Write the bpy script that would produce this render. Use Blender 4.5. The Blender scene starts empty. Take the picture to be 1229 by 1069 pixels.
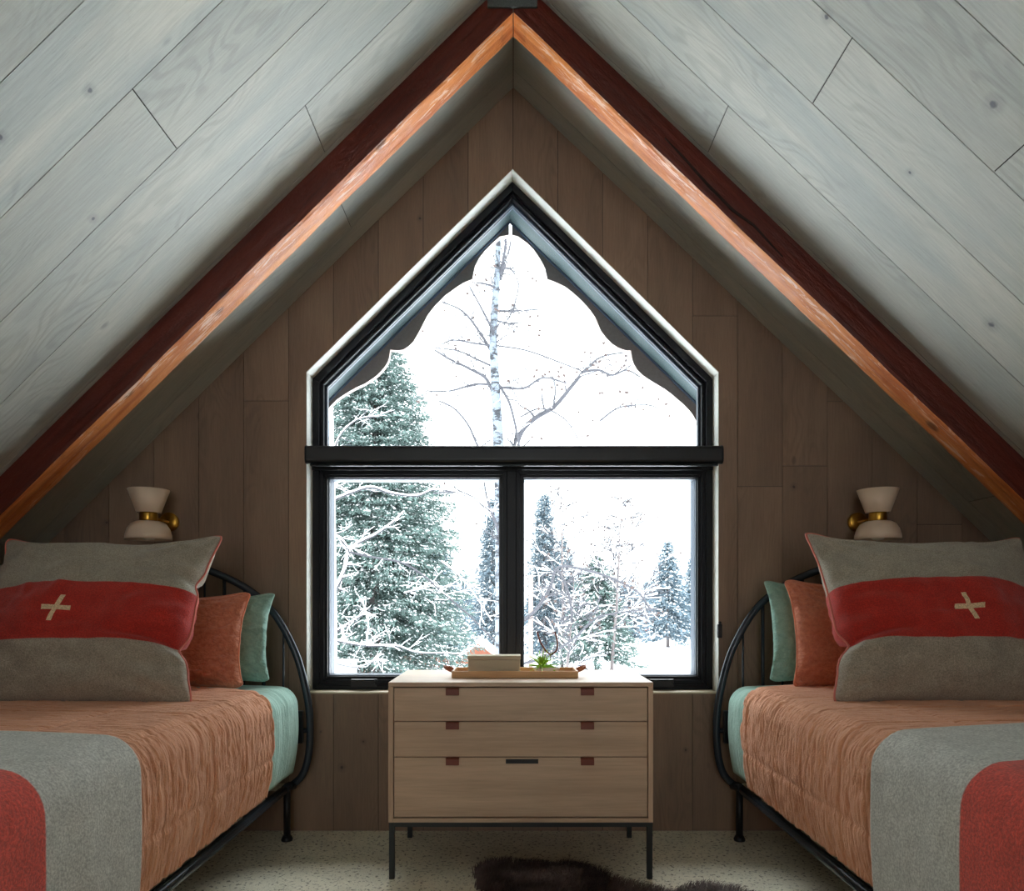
import bpy, bmesh, math, random
import numpy as np
from mathutils import Vector, Matrix, noise

sc = bpy.context.scene
COL = sc.collection
F = 825.0; U0 = 616.0; V0 = 722.0; H = 0.99; D = 2.97
K = 1833.0; SL = 0.98; SR = 0.95
RIDGE = H + K / F
def W(c, r, y):
    return Vector(((c - U0) * y / F, y, H - (r - V0) * y / F))
def ceil_z(x):
    return RIDGE - (SL * -x if x < 0 else SR * x)

# ------------------------------------------------------------------ helpers
def tag(o, label=None, cat=None, group=None, kind=None):
    if label: o['label'] = label
    if cat: o['category'] = cat
    if group: o['group'] = group
    if kind: o['kind'] = kind
    return o

def empty(name, loc, label=None, cat=None, group=None, kind=None):
    o = bpy.data.objects.new(name, None); COL.objects.link(o)
    o.location = loc; o.empty_display_size = 0.05
    return tag(o, label, cat, group, kind)

def origin_of(o):
    v = Vector((0, 0, 0))
    while o is not None:
        v += o.location; o = o.parent
    return v

class MB:
    def __init__(self):
        self.v = []; self.f = []; self.uv = None; self.tone = None
    def add(self, vs, fs):
        n = len(self.v)
        self.v += [tuple(p) for p in vs]
        self.f += [tuple(i + n for i in q) for q in fs]
        return self
    def box(self, x0, x1, y0, y1, z0, z1, M=None):
        vs = [Vector((x, y, z)) for x in (x0, x1) for y in (y0, y1) for z in (z0, z1)]
        if M: vs = [M @ p for p in vs]
        return self.add(vs, [(0, 1, 3, 2), (4, 6, 7, 5), (0, 4, 5, 1), (2, 3, 7, 6), (0, 2, 6, 4), (1, 5, 7, 3)])
    def tube(self, pts, r, seg=10, cap=True, closed=False):
        pts = [Vector(p) for p in pts]; n = len(pts)
        rs = r if isinstance(r, (list, tuple)) else [r] * n
        vs = []; up = None
        for i, p in enumerate(pts):
            if closed: t = pts[(i + 1) % n] - pts[i - 1]
            else: t = pts[min(i + 1, n - 1)] - pts[max(i - 1, 0)]
            t = t.normalized() if t.length > 1e-9 else Vector((0, 0, 1))
            if up is None:
                up = Vector((0, 0, 1)) if abs(t.z) < .9 else Vector((1, 0, 0))
            a = t.cross(up)
            if a.length < 1e-6: a = t.cross(Vector((0, 1, 0)))
            a.normalize(); b = a.cross(t).normalized(); up = b
            for k in range(seg):
                th = 2 * math.pi * k / seg
                vs.append(p + (a * math.cos(th) + b * math.sin(th)) * rs[i])
        fs = []
        m = n if closed else n - 1
        for i in range(m):
            j = (i + 1) % n
            for k in range(seg):
                k2 = (k + 1) % seg
                fs.append((i * seg + k, i * seg + k2, j * seg + k2, j * seg + k))
        if cap and not closed:
            fs.append(tuple(range(seg - 1, -1, -1)))
            fs.append(tuple((n - 1) * seg + k for k in range(seg)))
        return self.add(vs, fs)
    def lathe(self, prof, c, seg=40, M=None):
        vs = []; fs = []
        for (r, z) in prof:
            for k in range(seg):
                th = 2 * math.pi * k / seg
                p = Vector((r * math.cos(th), r * math.sin(th), z))
                if M: p = M @ p
                vs.append(p + Vector(c))
        for i in range(len(prof) - 1):
            for k in range(seg):
                k2 = (k + 1) % seg
                fs.append((i * seg + k, i * seg + k2, (i + 1) * seg + k2, (i + 1) * seg + k))
        return self.add(vs, fs)
    def prism(self, poly, y0, y1):
        """poly: list of (x, z); extruded in y"""
        n = len(poly)
        vs = [(x, y0, z) for x, z in poly] + [(x, y1, z) for x, z in poly]
        fs = [tuple(range(n)), tuple(range(2 * n - 1, n - 1, -1))]
        fs += [(i, i + n, (i + 1) % n + n, (i + 1) % n) for i in range(n)]
        return self.add(vs, fs)
    def build(self, name, m, parent=None, base=None, smooth=False, bevel=0, seg=2, sub=0, solid=0, fix=True):
        P = np.array(self.v, dtype=float)
        if parent is not None: o0 = origin_of(parent)
        elif base is not None: o0 = Vector(base)
        else: o0 = Vector((float((P[:, 0].min() + P[:, 0].max()) / 2), float((P[:, 1].min() + P[:, 1].max()) / 2), float(P[:, 2].min())))
        P = P - np.array(o0)
        me = bpy.data.meshes.new(name)
        me.from_pydata(P.tolist(), [], self.f)
        if self.uv is not None:
            ul = me.uv_layers.new(name='UVMap')
            ul.data.foreach_set('uv', np.array(self.uv, dtype=np.float32).ravel())
        if self.tone is not None:
            at = me.attributes.new('tone', 'FLOAT', 'FACE')
            at.data.foreach_set('value', np.array(self.tone, dtype=np.float32))
        if fix:
            bm = bmesh.new(); bm.from_mesh(me)
            bmesh.ops.recalc_face_normals(bm, faces=bm.faces)
            bm.to_mesh(me); bm.free()
        if smooth: me.polygons.foreach_set('use_smooth', [True] * len(me.polygons))
        me.update()
        o = bpy.data.objects.new(name, me); COL.objects.link(o)
        if parent is not None: o.parent = parent
        else: o.location = o0
        if m is not None: me.materials.append(m)
        if solid:
            md = o.modifiers.new('thick', 'SOLIDIFY'); md.thickness = solid; md.offset = -1
        if bevel:
            md = o.modifiers.new('bevel', 'BEVEL'); md.width = bevel; md.segments = seg; md.limit_method = 'ANGLE'; md.angle_limit = math.radians(40)
        if sub:
            md = o.modifiers.new('sub', 'SUBSURF'); md.levels = sub; md.render_levels = sub
        return o

# ------------------------------------------------------------------ materials
def lin(r, g, b):
    f = lambda c: (c / 255 / 12.92) if c / 255 <= .04045 else ((c / 255 + .055) / 1.055) ** 2.4
    return (f(r), f(g), f(b), 1)

class NM:
    def __init__(s, name, col=(.5, .5, .5, 1), rough=.6, metal=0, **kw):
        s.m = bpy.data.materials.new(name); s.m.use_nodes = True
        s.t = s.m.node_tree; s.b = s.t.nodes['Principled BSDF']
        s.b.inputs['Base Color'].default_value = col
        s.b.inputs['Roughness'].default_value = rough
        s.b.inputs['Metallic'].default_value = metal
        for k, v in kw.items(): s.b.inputs[k.replace('_', ' ')].default_value = v
    def n(s, typ, attrs=None, **ins):
        nd = s.t.nodes.new('ShaderNode' + typ)
        for k, v in (attrs or {}).items(): setattr(nd, k, v)
        for k, v in ins.items():
            key = int(k[1:]) if k[0] == 'i' and k[1:].isdigit() else k.replace('_', ' ')
            if isinstance(v, bpy.types.NodeSocket): s.t.links.new(v, nd.inputs[key])
            else: nd.inputs[key].default_value = v
        return nd
    def math(s, op, a, b=0.0, clamp=False):
        return s.n('Math', {'operation': op, 'use_clamp': clamp}, i0=a, i1=b).outputs[0]
    def mr(s, v, a, b, c=0.0, d=1.0, smooth=True):
        nd = s.n('MapRange', {'interpolation_type': 'SMOOTHSTEP' if smooth else 'LINEAR'}, Value=v)
        for i, x in zip((1, 2, 3, 4), (a, b, c, d)): nd.inputs[i].default_value = x
        return nd.outputs[0]
    def mix(s, fac, a, b, blend='MIX'):
        nd = s.n('Mix', {'data_type': 'RGBA', 'blend_type': blend})
        for i, x in ((0, fac), (6, a), (7, b)):
            if isinstance(x, bpy.types.NodeSocket): s.t.links.new(x, nd.inputs[i])
            else: nd.inputs[i].default_value = x
        return nd.outputs[2]
    def vec(s, x, y, z=0.0): return s.n('CombineXYZ', None, i0=x, i1=y, i2=z).outputs[0]
    def noise(s, v, scale=5, detail=4, rough=.5, dist=0):
        return s.n('TexNoise', None, Vector=v, Scale=scale, Detail=detail, Roughness=rough, Distortion=dist).outputs['Fac']
    def scale(s, v, sc3):
        return s.n('VectorMath', {'operation': 'MULTIPLY'}, i0=v, i1=sc3).outputs[0]
    def obj(s): return s.n('TexCoord').outputs['Object']
    def uv(s): return s.n('TexCoord').outputs['UV']
    def color(s, sock): s.t.links.new(sock, s.b.inputs['Base Color'])
    def rough(s, sock): s.t.links.new(sock, s.b.inputs['Roughness'])
    def bump(s, h, strength=.3, dist=.01):
        nd = s.n('Bump', None, Height=h, Strength=strength, Distance=dist)
        s.t.links.new(nd.outputs[0], s.b.inputs['Normal'])

def plank_mat(name, base, dark, light, knots=(), knot_col=(.03, .03, .035, 1), rough=.55, contrast=1.0):
    m = NM(name, rough=rough)
    uv = m.uv()
    tone = m.n('Attribute', {'attribute_name': 'tone'}).outputs['Fac']
    sh = m.n('CombineXYZ', None, i0=m.math('MULTIPLY', tone, 37.0), i1=m.math('MULTIPLY', tone, 91.0), i2=0.0).outputs[0]
    p = m.n('VectorMath', {'operation': 'ADD'}, i0=uv, i1=sh).outputs[0]
    broad = m.noise(m.scale(p, (.9, 5.0, 1)), 1.6, 3, .5, .4)
    warp = m.noise(m.scale(p, (1.0, 3.2, 1)), 1.5, 2, .5)
    sx = m.n('SeparateXYZ', None, i0=p)
    rings = m.math('SINE', m.math('ADD', m.math('MULTIPLY', sx.outputs[1], 120.0), m.math('MULTIPLY', warp, 120.0)))
    rings = m.mr(rings, -.2, 1.0)
    rmask = m.mr(m.noise(m.scale(p, (.7, 2.4, 1)), 1.8, 1), .47, .62)
    fine = m.noise(m.scale(p, (9, 170, 1)), 1.0, 5, .6)
    pores = m.mr(m.noise(m.scale(p, (22, 300, 1)), 1.0, 3, .6), .58, .72)
    c = m.mix(m.mr(broad, .3, .72), dark, light)
    c = m.mix(m.mr(tone, 0, 1, 0, 1, False), m.mix(.65, c, base), c)
    tv = m.mr(tone, 0, 1, .88, 1.1, False)
    c = m.mix(1.0, c, m.vec(tv, tv, tv), 'MULTIPLY')
    rv = m.math('SUBTRACT', 1.0, m.math('MULTIPLY', m.math('MULTIPLY', rings, rmask), .13 * contrast))
    c = m.mix(1.0, c, m.vec(rv, rv, rv), 'MULTIPLY')
    fv = m.mr(fine, .3, .7, 1 - .10 * contrast, 1 + .06 * contrast)
    c = m.mix(1.0, c, m.vec(fv, fv, fv), 'MULTIPLY')
    pv = m.math('SUBTRACT', 1.0, m.math('MULTIPLY', pores, .16 * contrast))
    c = m.mix(1.0, c, m.vec(pv, pv, pv), 'MULTIPLY')
    # random small knots
    vo = m.n('TexVoronoi', None, Vector=m.scale(p, (1.3, 2.6, 1)), Scale=1.0, Randomness=1.0)
    kn = m.mr(vo.outputs['Distance'], .035, .012)
    c = m.mix(m.math('MULTIPLY', kn, .4), c, knot_col)
    g = m.n('NewGeometry').outputs['Position']
    for kp, kr in knots:
        wob = m.noise(g, 60, 2)
        dd = m.n('VectorMath', {'operation': 'DISTANCE'}, i0=g, i1=tuple(kp)).outputs['Value']
        dd = m.math('ADD', dd, m.math('MULTIPLY', m.math('SUBTRACT', wob, .5), kr * 1.2))
        c = m.mix(m.math('MULTIPLY', m.mr(dd, kr * 3.2, kr), .22), c, knot_col)
        c = m.mix(m.math('MULTIPLY', m.mr(dd, kr, kr * .4), .8), c, knot_col)
    m.color(c)
    m.bump(m.math('ADD', fine, m.math('MULTIPLY', rings, .3)), .12, .004)
    return m.m

def beam_mat():
    m = NM('red_cedar_beam', rough=.5)
    p = m.obj()
    s = m.n('SeparateXYZ', None, i0=p)
    ax = m.math('SUBTRACT', m.math('ABSOLUTE', s.outputs[0]), s.outputs[2])
    cr = m.math('ADD', m.math('ABSOLUTE', s.outputs[0]), s.outputs[2])
    q = m.vec(ax, cr, s.outputs[1])
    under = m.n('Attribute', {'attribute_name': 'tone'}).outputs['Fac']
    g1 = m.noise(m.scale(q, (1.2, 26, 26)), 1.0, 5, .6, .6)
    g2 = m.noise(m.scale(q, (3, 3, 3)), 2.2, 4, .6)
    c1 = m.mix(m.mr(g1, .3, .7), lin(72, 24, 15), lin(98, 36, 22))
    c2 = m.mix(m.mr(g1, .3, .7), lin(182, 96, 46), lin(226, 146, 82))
    c = m.mix(under, c1, c2)  # dark front, bright orange underside: window light painted into the colour
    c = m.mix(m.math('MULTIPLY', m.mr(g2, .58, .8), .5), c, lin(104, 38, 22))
    vo = m.n('TexVoronoi', None, Vector=m.scale(q, (3.0, 7, 7)), Scale=1.0)
    kn = m.mr(vo.outputs['Distance'], .16, .07)
    c = m.mix(m.math('MULTIPLY', kn, .7), c, lin(54, 20, 14))
    sc1 = m.noise(m.scale(q, (5, 60, 60)), 1.0, 4, .7, 1.0)
    fl = m.math('MULTIPLY', m.mr(sc1, .52, .60), m.mr(m.noise(m.scale(q, (1.3, 3, 14)), 1.0, 2), .42, .56))
    m.color(m.mix(m.math('MULTIPLY', m.math('MULTIPLY', fl, under), .75), c, lin(238, 206, 184)))  # pale flecks: varnish highlights painted into the underside colour
    m.rough(m.mr(m.noise(m.scale(q, (14, 40, 40)), 1.0, 3), .3, .7, .35, .6))
    m.b.inputs['Specular IOR Level'].default_value = .35
    h = m.math('ADD', m.math('MULTIPLY', g1, .7), m.noise(m.scale(q, (9, 22, 22)), 1.0, 5, .65))
    m.bump(h, .5, .014)
    return m.m

def simple(name, rgb, rough=.5, metal=0, bump=0, bscale=60, var=0, **kw):
    m = NM(name, lin(*rgb), rough, metal, **kw)
    if var or bump:
        n = m.noise(m.obj(), bscale, 4, .6)
        if var:
            k = m.mr(n, .25, .75, 1 - var, 1 + var)
            m.color(m.mix(1.0, lin(*rgb), m.vec(k, k, k), 'MULTIPLY'))
        if bump: m.bump(n, bump, .004)
    return m.m

def carpet_mat():
    m = NM('speckled_carpet', rough=.95)
    p = m.obj()
    a = m.noise(p, 150, 3, .7); b = m.noise(p, 9, 3, .5); sp = m.noise(p, 70, 3, .6, .3)
    c = m.mix(m.mr(b, .3, .7), lin(232, 226, 204), lin(216, 211, 190))
    c = m.mix(m.math('MULTIPLY', m.mr(a, .45, .62), .5), c, lin(242, 238, 222))
    c = m.mix(m.math('MULTIPLY', m.mr(sp, .555, .64), .75), c, lin(96, 90, 74))
    m.color(c); m.bump(a, .6, .006)
    return m.m

def wood_mat(name, c1, c2, axis=0, rough=.5, dens=30.0):
    m = NM(name, rough=rough)
    p = m.obj()
    sc3 = [dens, dens, dens]; sc3[axis] = 1.6
    g = m.noise(m.scale(p, tuple(sc3)), 1.0, 5, .55, .8)
    sc4 = [dens * 8] * 3; sc4[axis] = 8
    f = m.noise(m.scale(p, tuple(sc4)), 1.0, 3, .6)
    c = m.mix(m.mr(g, .3, .7), lin(*c1), lin(*c2))
    sp_ = m.n('SeparateXYZ', None, i0=p)
    cell = m.n('TexWhiteNoise', {'noise_dimensions': '1D'}, W=m.math('FLOOR', m.math('MULTIPLY', m.math('ADD', sp_.outputs[2 if axis == 0 else 0], .31), 9.0))).outputs[0]
    sm = m.noise(m.scale(p, (2.2, 14, 14) if axis == 0 else (14, 14, 2.2)), 1.0, 3, .5, 1.2)
    c = m.mix(m.math('MULTIPLY', m.mr(sm, .5, .75), .28), c, m.mix(.5, lin(*c1), lin(int(c1[0] * .7), int(c1[1] * .66), int(c1[2] * .62))))
    cv = m.mr(cell, 0, 1, .93, 1.04)
    c = m.mix(1.0, c, m.vec(cv, cv, cv), 'MULTIPLY')
    k = m.mr(f, .3, .7, .93, 1.05)
    m.color(m.mix(1.0, c, m.vec(k, k, k), 'MULTIPLY'))
    m.bump(f, .08, .002)
    return m.m

def wool_nodes(m, c, scale=260):
    p = m.obj()
    f = m.noise(p, scale, 3, .7)
    mott = m.noise(p, 22, 3, .6)
    k = m.mr(f, .3, .7, .7, 1.28)
    c = m.mix(1.0, c, m.vec(k, k, k), 'MULTIPLY')
    k2 = m.mr(mott, .3, .7, .93, 1.07)
    c = m.mix(1.0, c, m.vec(k2, k2, k2), 'MULTIPLY')
    m.color(c)
    m.bump(m.math('ADD', f, m.math('MULTIPLY', mott, 1.5)), .5, .004)
    m.b.inputs['Sheen Weight'].default_value = .15
    m.b.inputs['Sheen Roughness'].default_value = .6

GREY = lin(158, 150, 135); RED = lin(178, 42, 30); CREAM = lin(226, 200, 160)
def pillow_wool():
    m = NM('grey_wool_with_red_band', rough=.95)
    u = m.n('SeparateXYZ', None, i0=m.uv())
    uu, vv = u.outputs[0], u.outputs[1]
    band = m.mr(m.math('ABSOLUTE', m.math('ADD', vv, .11)), .315, .305)
    c = m.mix(band, GREY, RED)
    # cross, upright slightly sheared
    sv = m.math('ADD', vv, .11)
    uu = m.math('ADD', uu, .09)
    su = m.math('SUBTRACT', uu, m.math('MULTIPLY', sv, .26))
    a1 = m.math('MULTIPLY', m.math('LESS_THAN', m.math('ABSOLUTE', su), .018), m.math('LESS_THAN', m.math('ABSOLUTE', sv), .135))
    a2 = m.math('MULTIPLY', m.math('LESS_THAN', m.math('ABSOLUTE', uu), .110), m.math('LESS_THAN', m.math('ABSOLUTE', sv), .024))
    side = m.n('Attribute', {'attribute_name': 'tone'}).outputs['Fac']
    x = m.math('MULTIPLY', m.math('MAXIMUM', a1, a2), side)
    c = m.mix(x, c, CREAM)
    wool_nodes(m, c)
    return m.m
def throw_wool():
    m = NM('grey_wool_throw', rough=.95)
    u = m.n('SeparateXYZ', None, i0=m.uv())
    vv = m.math('ADD', u.outputs[1], m.math('MULTIPLY', m.math('SUBTRACT', m.noise(m.obj(), 14, 2), .5), .004))
    band = m.mr(m.math('ABSOLUTE', m.math('SUBTRACT', vv, .52)), .205, .2)
    wool_nodes(m, m.mix(band, lin(192, 192, 184), lin(208, 74, 58)), 190)
    return m.m
def linen(name, c1, c2, wr=1.0, weave=0, wscale=(6, 42, 1)):
    m = NM(name, rough=.85)
    uv = m.uv(); ob = m.obj()
    n = m.noise(m.scale(uv, wscale), 1.0, 5, .6, .35)
    n2 = m.noise(ob, 30, 4, .6)
    fine = m.noise(ob, 420, 2, .6)
    c = m.mix(m.mr(n, .3, .7), lin(*c1), lin(*c2))
    k = m.mr(fine, .3, .7, .9, 1.08)
    c = m.mix(1.0, c, m.vec(k, k, k), 'MULTIPLY')
    h = m.math('ADD', m.math('MULTIPLY', n, 1.2), m.math('MULTIPLY', n2, .5))
    if weave:
        s = m.n('SeparateXYZ', None, i0=uv)
        a = m.math('SINE', m.math('MULTIPLY', s.outputs[0], weave)); b = m.math('SINE', m.math('MULTIPLY', s.outputs[1], weave))
        w = m.math('MULTIPLY', m.mr(m.math('MULTIPLY', a, b), .0, .5), .35)
        c = m.mix(w, c, lin(70, 96, 90))
    m.color(c)
    m.bump(m.math('ADD', h, m.math('MULTIPLY', fine, .08)), .55 * wr, .012)
    m.b.inputs['Sheen Weight'].default_value = .2
    return m.m

def glass_mat():
    m = bpy.data.materials.new('window_glass'); m.use_nodes = True
    t = m.node_tree; t.nodes.clear()
    o = t.nodes.new('ShaderNodeOutputMaterial'); tr = t.nodes.new('ShaderNodeBsdfTransparent')
    gl = t.nodes.new('ShaderNodeBsdfGlossy'); mx = t.nodes.new('ShaderNodeMixShader')
    tr.inputs[0].default_value = (.97, .985, .98, 1); gl.inputs['Roughness'].default_value = .0
    fr = t.nodes.new('ShaderNodeFresnel'); fr.inputs[0].default_value = 1.15
    t.links.new(fr.outputs[0], mx.inputs[0]); t.links.new(tr.outputs[0], mx.inputs[1]); t.links.new(gl.outputs[0], mx.inputs[2])
    t.links.new(mx.outputs[0], o.inputs[0])
    return m

def ceil_pt(c, r):
    s = SL * (U0 - c) if c < U0 else SR * (c - U0)
    y = K / (V0 + s - r)
    return W(c, r, y)

ceil_knots = [(ceil_pt(108, 109), .008), (ceil_pt(1193, 125), .012), (ceil_pt(1190, 390), .012), (ceil_pt(1092, 207), .006),
              (ceil_pt(992, 20), .008), (ceil_pt(112, 262), .007), (ceil_pt(0, 165), .008)]
wall_knots = [(W(410, 921, D), .009), (W(436, 890, D), .006), (W(953, 584, D), .008), (W(385, 878, D), .004),
              (W(823, 900, D), .006), (W(504, 262, D), .006), (W(128, 627, D), .007), (W(200, 475, D), .006)]
M_ceil = plank_mat('grey_washed_oak_ceiling', lin(167, 168, 158), lin(152, 157, 152), lin(180, 178, 166), ceil_knots, (.05, .055, .075, 1))
M_wall = plank_mat('oak_wall_fill_tinted', lin(138, 113, 93), lin(126, 103, 85), lin(150, 124, 102), wall_knots, (.03, .022, .018, 1), contrast=.9)  # same boards as the ceiling, warm fill light put into the colour
M_gap = simple('dark_gap', (40, 34, 30), .9)
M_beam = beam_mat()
M_carpet = carpet_mat()
M_reveal = simple('pale_painted_reveal', (238, 241, 234), .5)
M_sill = wood_mat('pale_oak_sill', (190, 176, 150), (206, 192, 168), 0, .5)
M_black = simple('black_aluminium', (8, 11, 17), .38, **{'Specular_IOR_Level': .25})
M_blackm = simple('matt_black_housing', (12, 15, 20), .42)
M_ext = simple('blue_grey_cladding', (52, 66, 84), .45)
M_extlow = simple('pale_blue_grey_gasket', (66, 80, 98), .45)
M_glass = glass_mat()
M_soffit = wood_mat('teal_grey_soffit_boards', (34, 53, 56), (42, 62, 64), 0, .7)
M_barge = simple('brown_grey_bargeboard', (170, 153, 148), .75, var=.08, bump=.1)
M_iron = simple('dark_iron_tube', (54, 62, 71), .27, .3)
M_brass = simple('aged_brass', (198, 150, 62), .28, 1.0)
M_ceramic = simple('cream_enamel', (228, 206, 182), .35)
M_ceramic_in = simple('enamel_inside', (200, 190, 170), .5)
M_maple = wood_mat('pale_maple', (192, 163, 136), (208, 180, 153), 0, .42, 24)
M_mapleV = wood_mat('pale_maple_edge', (194, 165, 138), (210, 182, 154), 2, .42, 24)
M_leather = simple('tan_saddle_leather', (116, 48, 22), .45, bump=.1, bscale=200)
M_steel = simple('dark_grey_steel_legs', (50, 54, 54), .45, .4)
M_tray = wood_mat('light_oak_tray', (200, 150, 100), (216, 170, 120), 0, .5, 40)
M_box = simple('cream_linen_box', (196, 184, 160), .8, bump=.2, bscale=500)
M_dish = simple('white_ceramic_dish', (232, 226, 214), .3)
M_leaf = simple('bright_green_leaf', (160, 208, 56), .45, var=.2, bscale=30)
M_copper = simple('bronze_wire', (110, 60, 48), .35, .8)
M_fur = simple('dark_brown_fur', (92, 76, 72), .6, var=.5, bscale=25)
M_pink = simple('coral_piping', (206, 116, 100), .8, bump=.3, bscale=400)
M_pilwool = pillow_wool(); M_throw = throw_wool()
M_quilt = linen('apricot_linen_quilt', (226, 152, 114), (244, 180, 140), 1.3, wscale=(9, 90, 1))
M_rust = linen('rust_linen', (208, 118, 86), (228, 146, 110), 2.2, wscale=(20, 14, 1))
M_green = linen('sage_green_cotton', (144, 184, 170), (164, 204, 190), 1.2, wscale=(5, 34, 1))
M_greenp = linen('sage_green_check_cotton', (136, 180, 166), (154, 196, 182), 1.5, weave=560, wscale=(12, 9, 1))
M_white = simple('white_mattress_ticking', (220, 216, 206), .9)
M_snow = NM('snow', (.86, .88, .9, 1), .75).m
M_plaster = simple('room_back_wall', (196, 156, 116), .8)

# ------------------------------------------------------------------ polygon clipping
def clip(poly, a, b, c):
    """keep a*x+b*z+c >= 0"""
    out = []
    for i in range(len(poly)):
        p = poly[i]; q = poly[(i + 1) % len(poly)]
        dp = a * p[0] + b * p[1] + c; dq = a * q[0] + b * q[1] + c
        if dp >= 0: out.append(p)
        if (dp > 0) != (dq > 0) and abs(dp - dq) > 1e-12:
            t = dp / (dp - dq)
            out.append((p[0] + (q[0] - p[0]) * t, p[1] + (q[1] - p[1]) * t))
    res = []
    for p in out:
        if not res or (abs(p[0] - res[-1][0]) + abs(p[1] - res[-1][1])) > 1e-6: res.append(p)
    if len(res) > 2 and abs(res[0][0] - res[-1][0]) + abs(res[0][1] - res[-1][1]) < 1e-6: res.pop()
    if len(res) < 3: return []
    A = sum(res[i][0] * res[(i + 1) % len(res)][1] - res[(i + 1) % len(res)][0] * res[i][1] for i in range(len(res))) / 2
    return res if abs(A) > 1e-6 else []
def halfplane(p, q):  # inside = left of p->q
    a = -(q[1] - p[1]); b = q[0] - p[0]
    return a, b, -(a * p[0] + b * p[1])
def minus(poly, hole):  # hole convex CCW
    rest = poly; out = []
    for i in range(len(hole)):
        a, b, c = halfplane(hole[i], hole[(i + 1) % len(hole)])
        o = clip(rest, -a, -b, -c)
        if o: out.append(o)
        rest = clip(rest, a, b, c)
        if not rest: break
    return out

XW = 2.45
YB = -3.0
def gable(xw=XW, extra=0.0):
    return [(-xw, 0), (xw, 0), (xw, RIDGE - SR * xw + extra), (0, RIDGE + extra), (-xw, RIDGE - SL * xw + extra)]
# window opening (CCW)
wl, wr = -.893, .887
zs, zsh, zap, xap = .594, 1.982, 2.858, -.003
OPEN = [(wl, zs), (wr, zs), (wr, zsh), (xap, zap), (wl, zsh)]

# ------------------------------------------------------------------ room shell
rnd = random.Random(4)
def add_plank_poly(mb, poly, to3, uvf, tone, thick_vec):
    n = len(poly); b = len(mb.v)
    top = [Vector(to3(p)) for p in poly]
    mb.v += [tuple(p) for p in top] + [tuple(p + thick_vec) for p in top]
    fs = [tuple(range(n)), tuple(range(2 * n - 1, n - 1, -1))] + [(i, i + n, (i + 1) % n + n, (i + 1) % n) for i in range(n)]
    for f in fs:
        mb.f.append(tuple(i + b for i in f)); mb.tone.append(tone)
        for i in f: mb.uv.append(uvf(poly[i % n]))

# far wall of vertical boards
mb = MB(); mb.uv = []; mb.tone = []
pw = .194; g = .0012
x = -1.165 - 7 * pw; k = 0
joints = {}
while x < XW:
    x0, x1 = x + g, x + pw - g
    # joints by column position
    zz = [0]
    mid = (x0 + x1) / 2
    if -1.165 < mid < -.97: zz += [W(0, 481, D).z]
    elif .78 < mid < .97: zz += [W(0, 379, D).z]
    elif 1.16 < mid < 1.36: zz += [W(0, 559, D).z]
    else: zz += [rnd.uniform(1.0, 2.6)] if rnd.random() < .5 else []
    zz += [4]
    for z0, z1 in zip(zz[:-1], zz[1:]):
        poly = gable()
        for h in ((1, 0, -x0), (-1, 0, x1), (0, 1, -z0 - g), (0, -1, z1 - g)):
            poly = clip(poly, *h) if poly else []
        if not poly: continue
        tone = rnd.random()
        for pc in minus(poly, OPEN):
            add_plank_poly(mb, pc, lambda p: (p[0], D, p[1]), lambda p: (p[1], p[0]), tone, Vector((0, .006, 0)))
    x += pw
wall_far = tag(mb.build('wall_far', M_wall, base=(0, D, 0)), kind='structure', label='grey-washed oak board wall, tinted brown for fill light, around the gable window')
mb = MB()
for pc in minus(gable(XW + .15, .15), OPEN): mb.prism(pc, D + .004, D + .18)
mb.build('backing', M_gap, parent=wall_far)

# ceilings of boards running down the slope
seams = [2.868 - .2288 * i for i in range(30)]
def make_ceiling(side, name):
    s = SL if side < 0 else SR
    L = math.hypot(1, s)
    mb = MB(); mb.uv = []; mb.tone = []
    nrm = Vector((side * s, 0, 1)).normalized()
    rr = random.Random(11 + side)
    ys = [D + .14] + seams
    known = {}
    def reg(y0, jx): known[round(y0, 3)] = jx
    kj = [(2.70, .675), (2.3, .66), (1.83, .955)] if side < 0 else [(2.3, .682), (1.82, .85), (1.6, 1.205), (2.7, 1.9)]
    for i in range(len(ys) - 1):
        yb, ya = ys[i], ys[i + 1]
        if ya < YB: break
        mid = (ya + yb) / 2
        js = [jx for (jy, jx) in kj if abs(jy - mid) < .1]
        if js: js = js + [js[0] + 1.35]
        elif mid > 1.4: js = [2.05 + rr.random() * .2] if i % 2 else []
        else: js = [rr.uniform(.4, 1.2), rr.uniform(1.4, 2.3)]
        xs = [0] + js + [XW + .05]
        for x0, x1 in zip(xs[:-1], xs[1:]):
            tone = rr.random()
            a0, a1 = x0 + .0012, x1 - .0012
            poly = [(a0, ya + .0013), (a1, ya + .0013), (a1, yb - .0013), (a0, yb - .0013)]
            add_plank_poly(mb, poly, lambda p: (side * p[0], p[1], RIDGE - s * p[0]), lambda p: (p[0] * L, p[1]), tone, nrm * .008)
    o = tag(mb.build(name, M_ceil, base=(0, 0, RIDGE)), kind='structure', label='grey-washed oak board ceiling slope on the ' + ('left' if side < 0 else 'right'))
    b = MB()
    e = nrm * .005; th = nrm * .15
    P = [Vector((0, YB - .1, RIDGE)), Vector((side * (XW + .3), YB - .1, RIDGE - s * (XW + .3))),
         Vector((side * (XW + .3), D + .18, RIDGE - s * (XW + .3))), Vector((0, D + .18, RIDGE))]
    vs = [p + e for p in P] + [p + th for p in P]
    vs[4] = Vector((0, YB - .1, RIDGE + .2)); vs[7] = Vector((0, D + .18, RIDGE + .2))
    vs[0] = Vector((0, YB - .1, RIDGE + .006)); vs[3] = Vector((0, D + .18, RIDGE + .006))
    b.add(vs, [(0, 1, 2, 3), (7, 6, 5, 4), (0, 4, 5, 1), (1, 5, 6, 2), (2, 6, 7, 3), (3, 7, 4, 0)])
    b.build('backing', M_gap, parent=o)
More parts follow.
